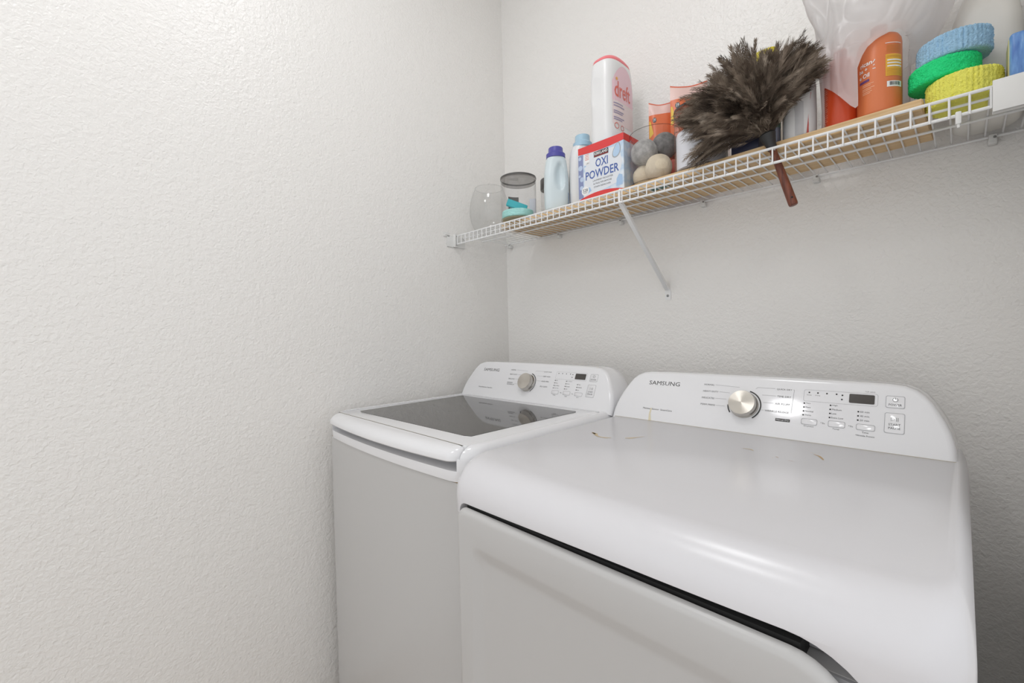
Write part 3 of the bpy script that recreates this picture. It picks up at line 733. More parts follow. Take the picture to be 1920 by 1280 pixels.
ball((0.7985, -0.1965, zf+0.0980), 0.0385, MGWOOL, 'mid grey felt ball left in the open canister', 3, 'dryer balls in the open canister')
ball((0.8380, -0.1500, zf+0.1180), 0.0385, MDWOOL, 'dark grey felt ball topmost in the open canister', 4, 'dryer balls in the open canister')
o = obj('snack_wrapper', obox((0.8600, -0.1430, zf+0.040), Vector((0.9, 0.3, 0.2)).normalized(), Vector((-0.3, 0.95, 0)).normalized(), Vector((-0.2, -0.05, 0.97)).normalized(), 0.016, 0.009, 0.034, 0.006), mat('red_wrapper', srgb(190, 84, 62), 0.4))
tag(o, 'small red wrapper behind the felt balls in the open canister', 'wrapper')
# white contents of canister three
o = obj('paper_bundle', lathe(c3x, c3y, [(0.052, ZT+0.0024), (0.0635, ZT+0.004), (0.0640, ZT+0.098), (0.0625, ZT+0.104), (0.02, ZT+0.108)], 48), mat('white_paper', srgb(236, 237, 242), 0.7))
tag(o, 'white paper roll inside the lidded canister beside the duster', 'paper roll')

# ------------------------------------------------------------------ plastic bottles
def loft_bottle(cx, cy, secs, k=48, rot=0.0, dents=()):
    """secs: (z, a, b, n); dents: (axis 'x'/'y', sign, centre along, z, half-width, half-height, depth)"""
    rs = []
    # resample for smooth walls
    zs = []
    for i in range(len(secs)-1):
        z0, z1 = secs[i][0], secs[i+1][0]; m = max(1, int(abs(z1-z0)/0.006))
        for j in range(m):
            f = j/m; zs.append([secs[i][q]+(secs[i+1][q]-secs[i][q])*f for q in range(4)])
    zs.append(list(secs[-1]))
    for z, a, b, n in zs:
        row = []
        for (x, y, _) in sellipse(0, 0, 0, a, b, n, k):
            for (axn, sg, c, zc, hw, hh, dp) in dents:
                p = x if axn == 'x' else y; q = y if axn == 'x' else x
                if p*sg > 0:
                    e = ((q-c)/hw)**2 + ((z-zc)/hh)**2
                    if e < 1:
                        kk = dp*(1-e)**0.7 if e < 1 else 0
                        if axn == 'x': x -= sg*min(kk, abs(x)*0.9)
                        else: y -= sg*min(kk, abs(y)*0.9)
            row.append((cx+x*cos(rot)-y*sin(rot), cy+x*sin(rot)+y*cos(rot), z))
        rs.append(row)
    return rings(rs)
MBOTB = mat('pale_blue_plastic', srgb(214, 226, 230), 0.28, **{'Subsurface Weight': 0.0})
MBOTW = mat('white_plastic', srgb(234, 234, 234), 0.3)
MPURP = mat('violet_cap_plastic', srgb(84, 82, 164), 0.4)
MLBLUE = mat('light_blue_cap_plastic', srgb(172, 206, 226), 0.4)
def cap_steps(cx, cy, z, r0, h0, r1, h1):
    return lathe(cx, cy, [(r0*0.9, z), (r0, z+0.001), (r0, z+h0*0.75), (r1*1.08, z+h0), (r1, z+h0+0.003), (r1*0.98, z+h0+h1-0.002), (r1*0.93, z+h0+h1), (0.006, z+h0+h1+0.001)], 40, True, True)
# purple-capped softener
bx, by = 0.452, -0.186; rot = math.radians(45)
t = thing('softener_bottle', (bx, by, ZT), 'pale blue softener bottle with violet cap', 'bottle')
z = ZT
obj('body', loft_bottle(bx, by, [(z, 0.036, 0.028, 3), (z+0.004, 0.040, 0.032, 3.2), (z+0.03, 0.0425, 0.034, 3.2), (z+0.085, 0.0435, 0.034, 3.2), (z+0.13, 0.0420, 0.032, 3.0), (z+0.16, 0.0385, 0.029, 2.7), (z+0.175, 0.0365, 0.0295, 2.5), (z+0.186, 0.0325, 0.0290, 2.2), (z+0.190, 0.031, 0.0285, 2.0)], 64, rot,
     dents=(('y', -1, 0.012, z+0.118, 0.0165, 0.050, 0.020), ('y', 1, 0.012, z+0.118, 0.0165, 0.050, 0.020))), MBOTB, t, ang=60)
obj('cap', cap_steps(bx, by, z+0.187, 0.0335, 0.019, 0.0258, 0.018), MPURP, t, 'stepped violet cap')
# side label
lb = []
for zz in (z+0.012, z+0.030, z+0.048, z+0.062):
    row = []
    for q in range(9):
        th = -0.55+0.62*q/8
        c, s = cos(th), sin(th); a, b, n = 0.0428, 0.0343, 3.2
        x = (a+0.0005)*math.copysign(abs(c)**(2/n), c); y = (b+0.0005)*math.copysign(abs(s)**(2/n), s)
        row.append((bx+x*cos(rot)-y*sin(rot), by+x*sin(rot)+y*cos(rot), zz))
    lb.append(row)
obj('label', rings(lb, False, False, False), mat('blue_label', srgb(146, 178, 214), 0.4), t)
# light-blue-capped bottle
bx, by = 0.5150, -0.1220
t = thing('detergent_bottle', (bx, by, ZT), 'white detergent bottle with light blue cap behind the powder box', 'bottle')
obj('body', loft_bottle(bx, by, [(z, 0.038, 0.030, 3), (z+0.004, 0.042, 0.033, 3.2), (z+0.06, 0.0440, 0.035, 3.2), (z+0.13, 0.0435, 0.034, 3.0), (z+0.190, 0.0410, 0.031, 2.8), (z+0.212, 0.0365, 0.0295, 2.4), (z+0.221, 0.0320, 0.0290, 2.1), (z+0.225, 0.030, 0.028, 2)], 64, rot,
     dents=(('y', -1, 0.016, z+0.140, 0.016, 0.048, 0.022), ('y', 1, 0.016, z+0.140, 0.016, 0.048, 0.022))), MBOTW, t, ang=60)
obj('cap', cap_steps(bx+0.004, by+0.004, z+0.222, 0.0330, 0.020, 0.0260, 0.022), MLBLUE, t, 'stepped light blue cap')

# ------------------------------------------------------------------ oxi powder box
X0, X1, Y0, Y1, Z0, Z1 = 0.5825, 0.7495, -0.2300, -0.0720, ZT, ZT+0.1690
t = thing('powder_box', ((X0+X1)/2, (Y0+Y1)/2, ZT), 'OXI POWDER cardboard box in blue, white and red', 'box')
MBOXA = mat('box_artwork', srgb(220, 228, 236), 0.5)
nt = MBOXA.node_tree; bs = nt.nodes['Principled BSDF']
tc = N(MBOXA, 'ShaderNodeTexCoord'); vo = N(MBOXA, 'ShaderNodeTexVoronoi'); vo.inputs['Scale'].default_value = 34
nz = N(MBOXA, 'ShaderNodeTexNoise'); nz.inputs['Scale'].default_value = 22; nz.inputs['Detail'].default_value = 3
mx = N(MBOXA, 'ShaderNodeMath', operation='MULTIPLY'); cr = N(MBOXA, 'ShaderNodeValToRGB')
nt.links.new(tc.outputs['Object'], vo.inputs['Vector']); nt.links.new(tc.outputs['Object'], nz.inputs['Vector'])
nt.links.new(vo.outputs['Distance'], mx.inputs[0]); nt.links.new(nz.outputs['Fac'], mx.inputs[1]); nt.links.new(mx.outputs[0], cr.inputs['Fac'])
for e, (p, c) in zip([cr.color_ramp.elements[0], cr.color_ramp.elements[1], cr.color_ramp.elements.new(0.2), cr.color_ramp.elements.new(0.30)], ((0.05, srgb(232, 238, 244)), (0.5, srgb(140, 168, 208)), (0.2, srgb(216, 228, 240)), (0.30, srgb(190, 212, 234)))): e.position = p; e.color = c
nt.links.new(cr.outputs['Color'], bs.inputs['Base Color'])
MRED = mat('red_print', srgb(222, 66, 66), 0.45); MBLUE = mat('blue_print', srgb(70, 98, 168), 0.45); MBLUE2 = mat('light_blue_print', srgb(168, 198, 230), 0.45)
MBOXW = mat('box_white_print', srgb(226, 230, 236), 0.5); MGREY = mat('silver_print', srgb(170, 174, 180), 0.4); MNAVYP = mat('navy_print', srgb(136, 146, 186), 0.5); MDRED = mat('dark_red_print', srgb(150, 52, 52), 0.5)
obj('carton', box(X0, X1, Y0, Y1, Z0, Z1, 0.0008, 1), MBOXA, t, sm=False)
w_, h_ = X1-X0, Z1-Z0
def onbox(g, d=0.0003): return [Vector((X0+u*w_, Y0-d, Z0+v*h_)) for u, v in g[0]], g[1]
def bt(s, u, v, w, h, al='L', bold=0.0): # text in unit coords
    return shift(text_geo(s, w, h, al, bold), u, v)
obj('front_panel', onbox(poly_geo([(0.10, 0.02), (0.86, 0.16), (0.97, 0.5), (0.9, 0.80), (0.30, 0.86), (0.12, 0.80), (0.16, 0.5)]), 0.0002), MBOXW, t, sm=False)
obj('side_art', onbox(merge([rect_geo(0.0, 0.04, 0.115, 0.86)]), 0.00025), MNAVYP, t, sm=False)
obj('bubbles', onbox(merge([poly_geo(disc_pts(0.05, 0.62, 0.05, 16)), poly_geo(disc_pts(0.08, 0.40, 0.045, 16)), poly_geo(disc_pts(0.04, 0.80, 0.035, 14)), poly_geo(disc_pts(0.07, 0.24, 0.04, 14)), poly_geo(disc_pts(0.03, 0.47, 0.025, 14))]), 0.0004), mat('bubble_print', srgb(190, 206, 230), 0.45), t, sm=False)
obj('blue_splash', onbox(merge([poly_geo([(0.84, 0.10), (0.97, 0.10), (0.97, 0.27), (0.90, 0.30), (0.85, 0.22)]), poly_geo([(0.20, 0.10), (0.30, 0.14), (0.26, 0.22), (0.19, 0.17)]), poly_geo([(0.14, 0.60), (0.22, 0.66), (0.20, 0.70), (0.14, 0.66)])]), 0.0004), MBLUE2, t, sm=False)
top = [(i/14, 0.875-0.03*sin(PI*i/14)) for i in range(15)]
obj('red_band', onbox(poly_geo(top[:15]+[(1, 1), (0, 1)]), 0.0004), MRED, t, sm=False)
sw = [(i/14, 0.012+0.078*sin(PI*min(1, i/14*1.02))**0.8+0.01*(i/14)) for i in range(15)]
obj('red_swoosh', onbox(poly_geo([(0.0, 0.0), (1.0, 0.0)]+sw[::-1]), 0.0004), MRED, t, sm=False)
obj('title_lettering', onbox(merge([bt('OXI', 0.40, 0.545, 0.27, 0.155, bold=0.012), bt('POWDER', 0.17, 0.355, 0.73, 0.155, bold=0.012)]), 0.0006), MBLUE, t, 'blue OXI POWDER lettering', sm=False)
obj('brand_box', onbox(rect_geo(0.365, 0.735, 0.685, 0.835), 0.0005), mat('black_print', srgb(52, 44, 44), 0.5), t, sm=False)
obj('brand_stripe', onbox(rect_geo(0.375, 0.742, 0.675, 0.760), 0.0006), MDRED, t, sm=False)
obj('brand_lettering', onbox(bt('KIRKLAND', 0.525, 0.770, 0.29, 0.052, 'C', 0.02), 0.0007), MWHITE, t, 'white KIRKLAND lettering', sm=False)
obj('small_lettering', onbox(merge([bt('LAUNDRY BOOSTER', 0.335, 0.295, 0.44, 0.030), bt('& MULTIPURPOSE', 0.345, 0.235, 0.40, 0.030), bt('STAIN REMOVER', 0.355, 0.175, 0.37, 0.030), bt('LBS', 0.185, 0.655, 0.07, 0.03)]), 0.0006), MINK2, t, sm=False)
obj('badge', onbox(poly_geo(disc_pts(0.155, 0.165, 0.085, 24)), 0.0005), MWHITE, t, sm=False)
obj('badge_lettering', onbox(merge([bt('328', 0.155, 0.150, 0.115, 0.055, 'C'), rect_geo(0.11, 0.128, 0.20, 0.134)]), 0.0008), MINK, t, sm=False)
obj('flag_panel', onbox(rect_geo(0.145, 0.64, 0.265, 0.845), 0.0005), MWHITE, t, sm=False)
obj('flag_stripes', onbox(merge([rect_geo(0.165, 0.735+0.03*k, 0.25, 0.747+0.03*k) for k in range(4)]), 0.0007), mat('coral_print', srgb(226, 140, 136), 0.5), t, sm=False)
dp = [(0.86+0.105*sin(a)*(1-0.45*(1+cos(a))/2)+0.03*cos(a), 0.735+0.13*cos(a)) for a in [2*PI*i/28 for i in range(28)]]
obj('drop_ring', onbox(poly_geo(dp), 0.0007), MGREY, t, sm=False)
obj('drop', onbox(poly_geo([(0.862+(x-0.862)*0.82, 0.735+(y-0.735)*0.86) for x, y in dp]), 0.0009), mat('drop_print', srgb(182, 208, 234), 0.4), t, sm=False)
# red band goes round the right side too
obj('side_band', ([Vector((X1+0.0003, Y0, Z0+0.875*h_)), Vector((X1+0.0003, Y1, Z0+0.875*h_)), Vector((X1+0.0003, Y1, Z1)), Vector((X1+0.0003, Y0, Z1))], [(0, 1, 2, 3)]), MRED, t, sm=False)

# ------------------------------------------------------------------ dreft bottle on the box
bx, by, z = 0.6560, -0.1400, Z1+0.0006
A, B_, NN = 0.046, 0.078, 3.4
t = thing('detergent_jug', (bx, by, z), 'white dreft detergent bottle with pink top on the powder box', 'bottle')
secs = [(z, A*0.86, B_*0.9, NN), (z+0.006, A*0.95, B_*0.97, NN), (z+0.03, A, B_, NN), (z+0.20, A, B_, NN), (z+0.232, A*0.99, B_*0.98, 3.2), (z+0.250, A*0.97, B_*0.95, 3.0), (z+0.257, A*0.94, B_*0.92, 2.9)]
obj('body', loft_bottle(bx, by, secs, 72, 0, dents=(('y', -1, -0.012, z+0.165, 0.022, 0.045, 0.006),)), MBOTW, t, ang=60)
capp = []
for a_, b_, zz in ((0.94, 0.92, 0.2575), (0.955, 0.935, 0.259), (0.94, 0.915, 0.265), (0.82, 0.76, 0.274), (0.6, 0.54, 0.279), (0.2, 0.2, 0.281)):
    capp.append([(x, y, zz2+z+zz) for x, y, zz2 in [(p[0], p[1], 0.0) for p in sellipse(bx, by, 0, A*a_, B_*b_, 2.6, 72)]])
obj('cap', rings(capp), mat('pink_cap_plastic', srgb(246, 132, 138), 0.4), t, 'coral pink top')
MPINK = mat('pink_label', srgb(240, 206, 216), 0.4); MPINK2 = mat('pale_pink_label', srgb(238, 224, 224), 0.4); MORED = mat('orange_red_print', srgb(226, 110, 96), 0.4); MLILAC = mat('violet_grey_print', srgb(160, 154, 188), 0.5)
def onjug(g, d=0.0004):   # u: distance along y from the front edge of the label side, v: height
    out = []
    for u, v in g[0]:
        y = -B_*0.93+u; yy = min(abs(y)/B_, 0.985)
        x = A*(1-yy**NN)**(1/NN)
        out.append(Vector((bx+x+d, by+y-(d if y < -0.05 else 0), z+v)))
    return out, g[1]
lab = []
for i in range(13):
    uu = 0.012+0.120*i/12
    e = sin(PI*(0.06+0.88*i/12))**0.5
    lab.append((uu, 0.055-0.0*e, 0.140+0.105*e))
gv = []
for (uu, v0, v1) in lab: gv += [(uu, v0), (uu, 0.128), (uu, v1)]
obj('label', onjug((gv, [(3*i, 3*i+3, 3*i+4, 3*i+1) for i in range(12)])), MPINK2, t, sm=False)
obj('label_top', onjug((gv, [(3*i+1, 3*i+4, 3*i+5, 3*i+2) for i in range(12)])), MPINK, t, sm=False)
obj('brand_lettering', onjug(shift(text_geo('dreft', 0.085, 0.050, 'L', 0.01), 0.020, 0.140), 0.0010), MORED, t, 'orange-red dreft lettering', sm=False)
obj('accent', onjug(poly_geo(disc_pts(0.030, 0.196, 0.005, 12)), 0.0012), mat('yellow_accent', srgb(238, 178, 92), 0.5), t, sm=False)
g = []
for k, (v, w) in enumerate(((0.118, 0.045), (0.110, 0.052), (0.094, 0.048), (0.088, 0.042), (0.074, 0.050), (0.068, 0.040))): g.append(rect_geo(0.016, v, 0.016+w, v+0.0028, 10, 1))
obj('small_print', onjug(merge(g), 0.0010), MLILAC, t, sm=False)
obj('round_icons', onjug(merge([arc_geo(0.028, 0.050, 0.0075, 0.0095, 0, 2*PI, 20), arc_geo(0.056, 0.048, 0.0065, 0.0085, 0, 2*PI, 20)]), 0.0010), MORED, t, sm=False)

# ------------------------------------------------------------------ zip pouches
def pouch(x0, x1, y, h, yaw, label, seed):
    t = thing('pouch', ((x0+x1)/2, y, ZT), label, 'pouch', 'orange zip pouches')
    cx = (x0+x1)/2; hw = (x1-x0)/2
    def sheet(v0, v1, off, nu=14, nv=16, edge=0):
        vs = []; fs = []
        for side in (-1, 1):
            k0 = len(vs)
            for j in range(nv+1):
                v = v0+(v1-v0)*j/nv
                for i in range(nu+1):
                    s = -1+2*i/nu
                    th = (0.020*(1-v)**0.6+0.0012)*(1-s**4)
                    wob = 0.004*mnoise.noise(Vector((s*1.5+seed, v*2, 0)))*v
                    x = s*hw; yy = side*(th+off)+wob
                    sag = 0.010*v*(1-s*s)*(-1) if v > 0.9 else 0
                    vs.append(Vector((cx+x*cos(yaw)-yy*sin(yaw), y+x*sin(yaw)+yy*cos(yaw), ZT+0.0005+h*v+sag)))
            fs += [(k0+j*(nu+1)+i, k0+j*(nu+1)+i+1, k0+(j+1)*(nu+1)+i+1, k0+(j+1)*(nu+1)+i) for j in range(nv) for i in range(nu)]
        return vs, fs
    obj('printed_body', sheet(0, 0.86, 0), MPOUCH, t, ang=80)
    obj('top_strip', sheet(0.86, 0.992, 0), MPOUCHT, t, ang=80)
    obj('seal_edge', sheet(0.988, 1.0, 0.0004, nv=1), MPOUCHE, t, ang=80)
    # yellow flash and number badge
    def P(s, v, d): 
        th = (0.020*(1-v)**0.6+0.0012)*(1-s**4)+d
        wob = 0.004*mnoise.noise(Vector((s*1.5+seed, v*2, 0)))*v
        x = s*hw; yy = -th+wob
        return Vector((cx+x*cos(yaw)-yy*sin(yaw), y+x*sin(yaw)+yy*cos(yaw), ZT+h*v))
    obj('yellow_flash', ([P(-0.97, 0.62, 0.001), P(-0.70, 0.66, 0.001), P(-0.90, 0.80, 0.001), P(-0.97, 0.80, 0.001)], [(0, 1, 2, 3)]), MYEL, t, sm=False)
    obj('badge', ([P(-0.62+0.13*cos(a), 0.80+0.028*sin(a), 0.0012) for a in [2*PI*i/14 for i in range(14)]], [tuple(range(14))]), MINK2, t, sm=False)
    g = text_geo('39', 0.16, 0.030, 'C')
    obj('badge_lettering', ([P(-0.62+u, 0.787+v, 0.0017) for u, v in g[0]], g[1]), MWHITE, t, sm=False)
MPOUCH = mat('orange_pouch_film', srgb(228, 118, 74), 0.3); MPOUCHT = mat('pale_pink_film', srgb(238, 204, 196), 0.3); MPOUCHE = mat('orange_seal', srgb(222, 104, 70), 0.4); MYEL = mat('yellow_print', srgb(238, 200, 84), 0.4)
pouch(0.752, 0.838, -0.068, 0.298, math.radians(32), 'shorter orange zip pouch behind the felt ball canister', 2)
pouch(0.824, 0.930, -0.066, 0.322, math.radians(30), 'taller orange zip pouch behind the lidded canister by the duster', 9)

# ------------------------------------------------------------------ things behind the duster
o = obj('tablet_box', box(1.058, 1.120, -0.245, -0.180, ZT, ZT+0.062, 0.0015), mat('navy_carton', srgb(34, 38, 66), 0.5)); tag(o, 'small navy box under the feather duster', 'box')
t = thing('polish_bottle', (1.1000, -0.120, ZT), 'cream bottle with flat yellow cap behind the feather duster', 'bottle')
obj('body', loft_bottle(1.100, -0.115, [(ZT, 0.028, 0.024, 3), (ZT+0.01, 0.032, 0.028, 3), (ZT+0.20, 0.033, 0.029, 3), (ZT+0.235, 0.029, 0.026, 2.8), (ZT+0.262, 0.028, 0.025, 3)], 40), mat('cream_plastic', srgb(232, 222, 196), 0.4), t, ang=60)
obj('cap', loft_bottle(1.100, -0.115, [(ZT+0.2625, 0.030, 0.026, 4), (ZT+0.284, 0.030, 0.026, 4), (ZT+0.287, 0.027, 0.023, 4)], 40), mat('yellow_cap_plastic', srgb(226, 208, 40), 0.4), t, 'flat yellow cap')
t = thing('foam_bottle', (1.1950, -0.208, ZT), 'white pump bottle with clear dome and red stripe right of the duster', 'bottle')
bx, by = 1.1950, -0.208; z = ZT
obj('body', loft_bottle(bx, by, [(z, 0.030, 0.026, 2.8), (z+0.004, 0.033, 0.029, 2.8), (z+0.06, 0.0335, 0.029, 2.8), (z+0.12, 0.0325, 0.028, 2.6), (z+0.15, 0.029, 0.026, 2.4), (z+0.168, 0.022, 0.021, 2.1), (z+0.176, 0.0165, 0.0165, 2)], 48, 0.2), MBOTW, t, ang=60)
obj('neck', lathe(bx, by, [(0.0175, z+0.1765), (0.0175, z+0.196), (0.009, z+0.198), (0.009, z+0.206)], 32), MBOTW, t)
obj('dome_cap', lathe(bx-0.004, by, [(0.0175, z+0.206), (0.0180, z+0.212), (0.0165, z+0.224), (0.012, z+0.232), (0.004, z+0.236)], 32), mat('pearl_plastic', srgb(226, 222, 214), 0.25), t)
rs = []
for zz in [z+0.004+0.012*k for k in range(9)]:
    rs.append([(bx+(0.0345)*cos(a)*0.985, by+0.0310*sin(a), zz) for a in [-1.02+0.05*k+0.24*j/3 - 0.01*k for j, k in ((j, (zz-z)/0.012) for j in range(4))]])
obj('red_stripe', rings(rs, False, False, False), mat('salmon_red_print', srgb(204, 96, 90), 0.4), t, sm=False)
obj('grey_window', rings([[(bx+0.0342*cos(a), by+0.0300*sin(a), zz) for a in [-2.3+1.15*j/8 for j in range(9)]] for zz in (z+0.010, z+0.07, z+0.082)], False, False, False), mat('grey_band_print', srgb(206, 206, 208), 0.35), t, sm=False)
t = thing('slim_can', (1.1510, -0.232, ZT), 'slim dark silver can just right of the duster', 'can')
obj('body', lathe(1.151, -0.232, [(0.010, ZT), (0.0115, ZT+0.002), (0.0115, ZT+0.11), (0.007, ZT+0.118)], 24), mat('dark_steel_print', srgb(96, 98, 112), 0.25, 0.5), t)
obj('stripe', rings([[(1.151+0.0117*cos(2*PI*i/24), -0.232+0.0117*sin(2*PI*i/24), zz) for i in range(24)] for zz in (ZT+0.04, ZT+0.07)], False, False), mat('dark_green_print', srgb(58, 84, 74), 0.4), t)

# ------------------------------------------------------------------ orange bottles
MAMB = mat('orange_plastic', srgb(218, 122, 74), 0.35); MREDB = mat('red_orange_plastic', srgb(206, 74, 34), 0.32)
def wrapc(g, cx, cy, r, z, a0, d=0.0004):
    """(u along the surface, v up) onto a cylinder, a0 = angle of u=0; u grows counter-clockwise as seen from above"""
    return [Vector((cx+(r+d)*cos(a0+u/r), cy+(r+d)*sin(a0+u/r), z+v)) for u, v in g[0]], g[1]
ax_, ay_, AR = 1.3390, -0.2290, 0.0360
t = thing('lotion_bottle', (ax_, ay_, ZT), 'orange bottle with yellow label half out of the plastic bag', 'bottle')
obj('body', lathe(ax_, ay_, [(0.033, ZT), (0.0352, ZT+0.002), (AR, ZT+0.006), (AR, ZT+0.138), (0.0350, ZT+0.146), (0.0315, ZT+0.153), (0.024, ZT+0.158), (0.013, ZT+0.160)], 56), MAMB, t)
obj('cap', lathe(ax_, ay_, [(0.0125, ZT+0.160), (0.0135, ZT+0.161), (0.0135, ZT+0.180), (0.011, ZT+0.182)], 28), mat('dark_orange_cap', srgb(180, 88, 50), 0.4), t)
va = -1.471   # direction the bottle's label seam faces, out of the bag
obj('yellow_label', wrapc(rect_geo(0.010, 0.066, 0.043, 0.108, 12, 1), ax_, ay_, AR, ZT, va), mat('golden_label', srgb(232, 178, 60), 0.4), t, sm=False)
obj('label_bars', wrapc(merge([rect_geo(0.0125, 0.0835+0.0058*k, 0.041, 0.0860+0.0058*k, 10, 1) for k in range(3)] + [rect_geo(0.0095, 0.129, 0.040, 0.1302, 10, 1)]), ax_, ay_, AR, ZT, va, 0.0008), MWHITE, t, sm=False)
obj('fine_print', wrapc(merge([rect_geo(0.0115, 0.068+0.0027*k, 0.041, 0.0688+0.0027*k, 8, 1) for k in range(5)] + [rect_geo(0.0115, 0.1015+0.0027*k, 0.041, 0.1023+0.0027*k, 8, 1) for k in range(2)] + [rect_geo(0.0115, 0.111+0.0027*k, 0.041, 0.1118+0.0027*k, 8, 1) for k in range(6)]), ax_, ay_, AR, ZT, va, 0.0007), mat('ochre_print', srgb(200, 136, 52), 0.5), t, sm=False)
obj('barcode_patch', wrapc(rect_geo(0.012, 0.045, 0.0415, 0.056, 10, 1), ax_, ay_, AR, ZT, va), MWHITE, t, sm=False)
rnd = random.Random(5); g = []; u = 0.0165
while u < 0.0375:
    w = rnd.choice((0.0004, 0.0006, 0.0010)); g.append(rect_geo(u, 0.0475, u+w, 0.0545)); u += w+rnd.choice((0.0004, 0.0006, 0.0009))
obj('barcode', wrapc(merge(g), ax_, ay_, AR, ZT, va, 0.0008), MINK, t, sm=False)
g = [shift(text_geo('rican', 0.022, 0.0085, 'R', 0.02), -0.0105, 0.0985), shift(text_geo('ba +', 0.0165, 0.0075, 'R', 0.02), -0.0185, 0.0885), shift(text_geo('e Oil', 0.020, 0.0085, 'R', 0.02), -0.0150, 0.0760)]
ray3 = []
for (u0, v0, u1, v1) in ((-0.0095, 0.1005, -0.0060, 0.1050), (-0.0090, 0.0945, -0.0065, 0.0958), (-0.0098, 0.0885, -0.0052, 0.0880)):
    du, dv = u1-u0, v1-v0; L = math.hypot(du, dv); nx, ny = -dv/L*0.0007, du/L*0.0007
    ray3.append(([(u0-nx, v0-ny), (u1-nx, v1-ny), (u1+nx, v1+ny), (u0+nx, v0+ny)], [(0, 1, 2, 3)]))
obj('lettering', wrapc(merge(g+ray3), ax_, ay_, AR, ZT, va, 0.0006), MWHITE, t, 'white lettering', sm=False)
obj('violet_tag', wrapc(rect_geo(-0.035, 0.0665, -0.0155, 0.0715, 6, 1), ax_, ay_, AR, ZT, va, 0.0006), mat('violet_print', srgb(104, 66, 120), 0.5), t, sm=False)
obj('text_lines', wrapc(merge([rect_geo(-0.028, vv, -0.028+w, vv+0.0010, 6, 1) for vv, w in ((0.0610, 0.020), (0.0580, 0.015), (0.0530, 0.021), (0.0500, 0.016), (0.0460, 0.017), (0.0430, 0.014))]), ax_, ay_, AR, ZT, va, 0.0006), mat('peach_print', srgb(238, 190, 158), 0.5), t, sm=False)
rx_, ry_, RR = 1.2745, -0.2200, 0.0310
t = thing('spray_bottle', (rx_, ry_, ZT), 'red-orange bottle partly behind the plastic bag flap', 'bottle')
obj('body', lathe(rx_, ry_, [(0.028, ZT), (0.0303, ZT+0.002), (RR, ZT+0.006), (RR, ZT+0.125), (0.029, ZT+0.137), (0.022, ZT+0.146), (0.012, ZT+0.150)], 48), MREDB, t)
obj('cap', lathe(rx_, ry_, [(0.0120, ZT+0.150), (0.0125, ZT+0.151), (0.0125, ZT+0.166), (0.010, ZT+0.168)], 24), mat('red_cap_plastic', srgb(196, 80, 48), 0.4), t)
vb = -2.3185
obj('text_lines', wrapc(merge([rect_geo(-0.0150, 0.018+0.0042*k, -0.0150+0.017-0.003*(k % 3 == 1), 0.0190+0.0042*k, 5, 1) for k in range(17)] + [arc_geo(-0.006, 0.012, 0.0024, 0.0034, 0, 2*PI, 14)]), rx_, ry_, RR, ZT, vb), mat('pale_orange_print', srgb(238, 172, 146), 0.5), t, sm=False)

# ------------------------------------------------------------------ plastic bag over the orange bottles
MBAG = bpy.data.materials.new('bag_film'); MBAG.use_nodes = True; nt = MBAG.node_tree
for n in list(nt.nodes): nt.nodes.remove(n)
out = N(MBAG, 'ShaderNodeOutputMaterial'); m1 = N(MBAG, 'ShaderNodeMixShader'); m2 = N(MBAG, 'ShaderNodeMixShader'); m3 = N(MBAG, 'ShaderNodeMixShader')
tr = N(MBAG, 'ShaderNodeBsdfTransparent'); df = N(MBAG, 'ShaderNodeBsdfDiffuse'); tl = N(MBAG, 'ShaderNodeBsdfTranslucent'); gl = N(MBAG, 'ShaderNodeBsdfGlossy')
df.inputs[0].default_value = srgb(238, 236, 236); tl.inputs[0].default_value = srgb(240, 238, 238); gl.inputs['Roughness'].default_value = 0.25
m1.inputs[0].default_value = 0.45; m2.inputs[0].default_value = 0.78; m3.inputs[0].default_value = 0.025
nt.links.new(df.outputs[0], m1.inputs[1]); nt.links.new(tl.outputs[0], m1.inputs[2])
nt.links.new(tr.outputs[0], m2.inputs[1]); nt.links.new(m1.outputs[0], m2.inputs[2])
nt.links.new(m2.outputs[0], m3.inputs[1]); nt.links.new(gl.outputs[0], m3.inputs[2]); nt.links.new(m3.outputs[0], out.inputs[0])
def inpoly(x, y, P):
    c = False; j = len(P)-1
    for i in range(len(P)):
        if (P[i][1] > y) != (P[j][1] > y) and x < (P[j][0]-P[i][0])*(y-P[i][1])/(P[j][1]-P[i][1])+P[i][0]: c = not c
        j = i
    return c
MOUTH = [(1.250, 1.590), (1.2515, 1.682), (1.262, 1.672), (1.280, 1.648), (1.298, 1.622), (1.3105, 1.609), (1.3105, 1.690), (1.318, 1.712), (1.326, 1.727), (1.338, 1.735), (1.352, 1.742), (1.372, 1.750), (1.388, 1.738), (1.396, 1.690), (1.396, 1.590)]
